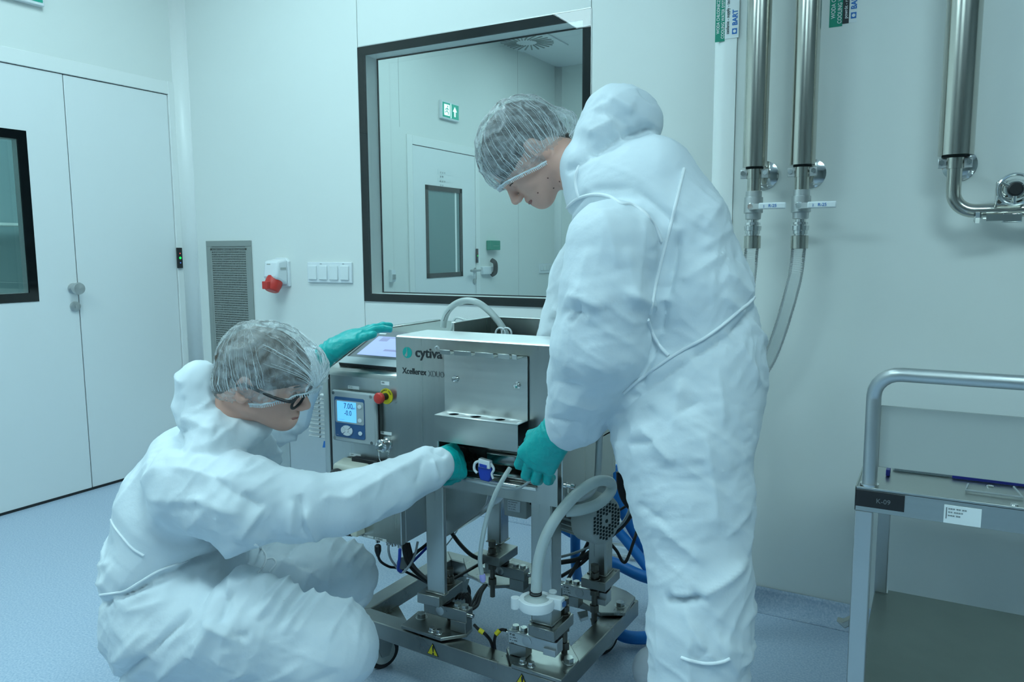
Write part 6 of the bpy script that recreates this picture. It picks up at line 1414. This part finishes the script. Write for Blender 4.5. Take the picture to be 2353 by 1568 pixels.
# hood and collar
Ff.ell(q_(470, 908, 1.70), (rr(50), rr(84), .080), np.array([[.97, .22, 0], [-.22, .97, 0], [0, 0, 1]]), .03)
Ff.cone(q_(465, 955, 1.68), q_(508, 1002, 1.66), rr(48), rr(48), .03, .62)
Ff.cone(q_(508, 1002, 1.66), q_(590, 985, 1.70), rr(48), rr(32), .03, .60)
Ff.cone(q_(600, 1010, 1.80), q_(622, 1050, 1.84), rr(26), rr(26), .02, .6)
V, Fq = Ff.mesh(); V = relax(V, Fq, 2, .5); N_ = normals(V, Fq)
segB = [
 (395, 950, 440, 992, 8, -.013), (440, 992, 520, 1008, 8, -.014), (520, 1008, 600, 1012, 8, -.010),     # under the hood
 (430, 850, 480, 880, 10, .007), (410, 900, 470, 940, 12, .006), (440, 840, 430, 930, 10, .006), (470, 940, 560, 975, 10, .007), (450, 985, 540, 960, 8, -.005), (480, 900, 470, 960, 8, -.006),
 (355, 990, 300, 1120, 14, .007), (420, 1030, 320, 1160, 14, .008), (480, 1030, 400, 1090, 14, .008), (500, 1035, 640, 1060, 10, .008), (560, 1030, 660, 1090, 10, -.007),
 (655, 1078, 690, 1110, 7, -.016), (690, 1110, 640, 1170, 10, .010), (640, 1170, 560, 1230, 14, .010), (600, 1100, 520, 1170, 16, .006), (560, 1090, 660, 1120, 10, .007), (440, 1100, 600, 1090, 12, .006),
 (755, 1090, 762, 1180, 8, -.012), (765, 1120, 775, 1200, 9, .009), (745, 1100, 735, 1180, 10, .009), (790, 1100, 850, 1110, 8, .005), (830, 1110, 980, 1050, 10, .006), (840, 1190, 930, 1130, 10, .005), (700, 1200, 760, 1215, 10, .006),
 (985, 1040, 1020, 1060, 6, -.006), (990, 1060, 1005, 1110, 7, .006), (970, 1050, 960, 1110, 8, -.004),
 (460, 1235, 700, 1170, 20, .012), (340, 1335, 470, 1262, 9, -.012), (470, 1262, 640, 1244, 9, -.014), (300, 1340, 350, 1250, 14, .006),
 (228, 1368, 290, 1356, 8, -.014), (290, 1356, 350, 1322, 8, -.014), (350, 1322, 430, 1290, 8, -.013), (430, 1290, 520, 1250, 8, -.012), (235, 1330, 330, 1290, 10, .007), (240, 1290, 340, 1250, 10, .006), (330, 1335, 430, 1300, 9, .010), (370, 1345, 480, 1320, 12, .007),
 (250, 1210, 300, 1260, 8, .006), (275, 1100, 240, 1200, 10, .006),
 (440, 1420, 345, 1500, 7, -.016), (345, 1500, 285, 1545, 8, -.012), (530, 1330, 440, 1420, 8, -.013), (440, 1370, 330, 1470, 14, .008), (300, 1360, 280, 1500, 12, .006), (260, 1370, 255, 1480, 10, .005),
 (600, 1335, 540, 1420, 12, .010), (545, 1400, 420, 1500, 14, .009), (640, 1370, 560, 1340, 10, .009), (620, 1360, 660, 1368, 8, -.009), (660, 1430, 480, 1520, 12, .009), (760, 1430, 560, 1530, 14, .007), (800, 1470, 600, 1560, 12, .008), (840, 1500, 700, 1562, 10, .008), (830, 1450, 700, 1500, 10, -.005), (700, 1500, 560, 1560, 10, -.006),
 (640, 1270, 700, 1340, 12, .009), (715, 1265, 665, 1340, 9, .010), (745, 1262, 690, 1355, 8, .009), (785, 1275, 715, 1370, 8, .009), (810, 1290, 740, 1375, 8, .008), (700, 1262, 650, 1330, 8, -.007), (765, 1268, 705, 1362, 7, -.006), (845, 1320, 800, 1390, 8, .008), (580, 1260, 610, 1300, 12, .014), (610, 1290, 600, 1345, 10, -.016), (560, 1260, 540, 1330, 10, -.012), (600, 1300, 635, 1285, 8, .012)]
V = folds(V, N_, segB, dB, .0055, 7)
covb = emit('coverall', V, Fq, 'cloth', pb)
for pts_ in ([(253, 1190), (262, 1210), (285, 1240), (305, 1262), (330, 1278)], [(229, 1368), (262, 1364), (290, 1357), (325, 1336), (370, 1310), (430, 1290)], [(585, 1252), (602, 1262), (612, 1280), (606, 1300), (592, 1318)], [(612, 1285), (628, 1284), (634, 1296), (618, 1315)]):
    seam('piping', covb, pts_, .0026, pb, 'piping')
Fd, P, A, s_, o_ = head(pb, (563, 900), 1.60, 1.0, (.94, -.34), (.34, .94), 0, 12, 'hair2', neck_to=(cpt(498, 985, 1.70),), neck_r=(.050, .058), jw=.014, bk=.009)
bodyB = finish_head(Fd, pb)
head_details(P, A, s_, pb, bodyB, glasses=True)
hair_and_cap(P, A, s_, o_, pb, 'hair2', (.009, .046, 0), (.108, .097, .094), (.48, .55), (.03, -.020), 1., extra=[(-.042, -.005, 0, (.052, .055, .076), .02), (.082, .066, 0, (.052, .048, .066), .03)], crease_org=(.0, .0, 0), nr=26, hairline=.098, knot=(.13, .045, .035), hlow=.012, bk=.009)
# gloves of the crouching person
glove(pb, cpt(1000, 1070, 1.85), cpt(960, 1092, 1.80) - cpt(1012, 1068, 1.85), cpt(1060, 1058, 1.92) - cpt(1012, 1068, 1.85), np.array([.05, .35, -1.]),
      [(1.0, 1.1, .8, .05), (1.0, 1.1, .8, 0), (1.0, 1.1, .8, -.05), (.95, 1.1, .8, -.1)], (0, (.7, -.5, -.7), (.8, -.1, -.6)), 1.06, .04, side=1, rw=.036)
glove(pb, cpt(762, 806, 2.08), cpt(722, 838, 2.10) - cpt(762, 806, 2.08), cpt(820, 768, 2.12) - cpt(762, 806, 2.08), np.array([-.25, 1., -.25]),
      [(.22, .20, .25, .02), (.18, .16, .2, .02), (.2, .18, .2, 0), (.25, .25, .25, -.06)], (0, (.9, .55, -.1), (.97, .25, -.10)), .98, .045, side=-1, rw=.030)
Sf = Field(cpt(520, 1860, 1.57) - [.2, .12, .12], cpt(520, 1860, 1.57) + [.22, .12, .12], .007)
Sf.cone(cpt(470, 1865, 1.57), cpt(620, 1868, 1.60), .05, .042, .03)
V, Fq = Sf.mesh(); N_ = normals(V, Fq); V = folds(V, N_, [], 1.6, .004, 4); emit('shoe_cover', V, Fq, 'boot', pb)
Sf = Field(cpt(650, 1600, 2.05) - [.2, .12, .12], cpt(650, 1600, 2.05) + [.22, .12, .12], .007)
Sf.cone(cpt(620, 1590, 2.05), cpt(700, 1600, 2.05), .045, .038, .03)
V, Fq = Sf.mesh(); N_ = normals(V, Fq); V = folds(V, N_, [], 1.6, .004, 4); emit('shoe_cover', V, Fq, 'boot', pb)
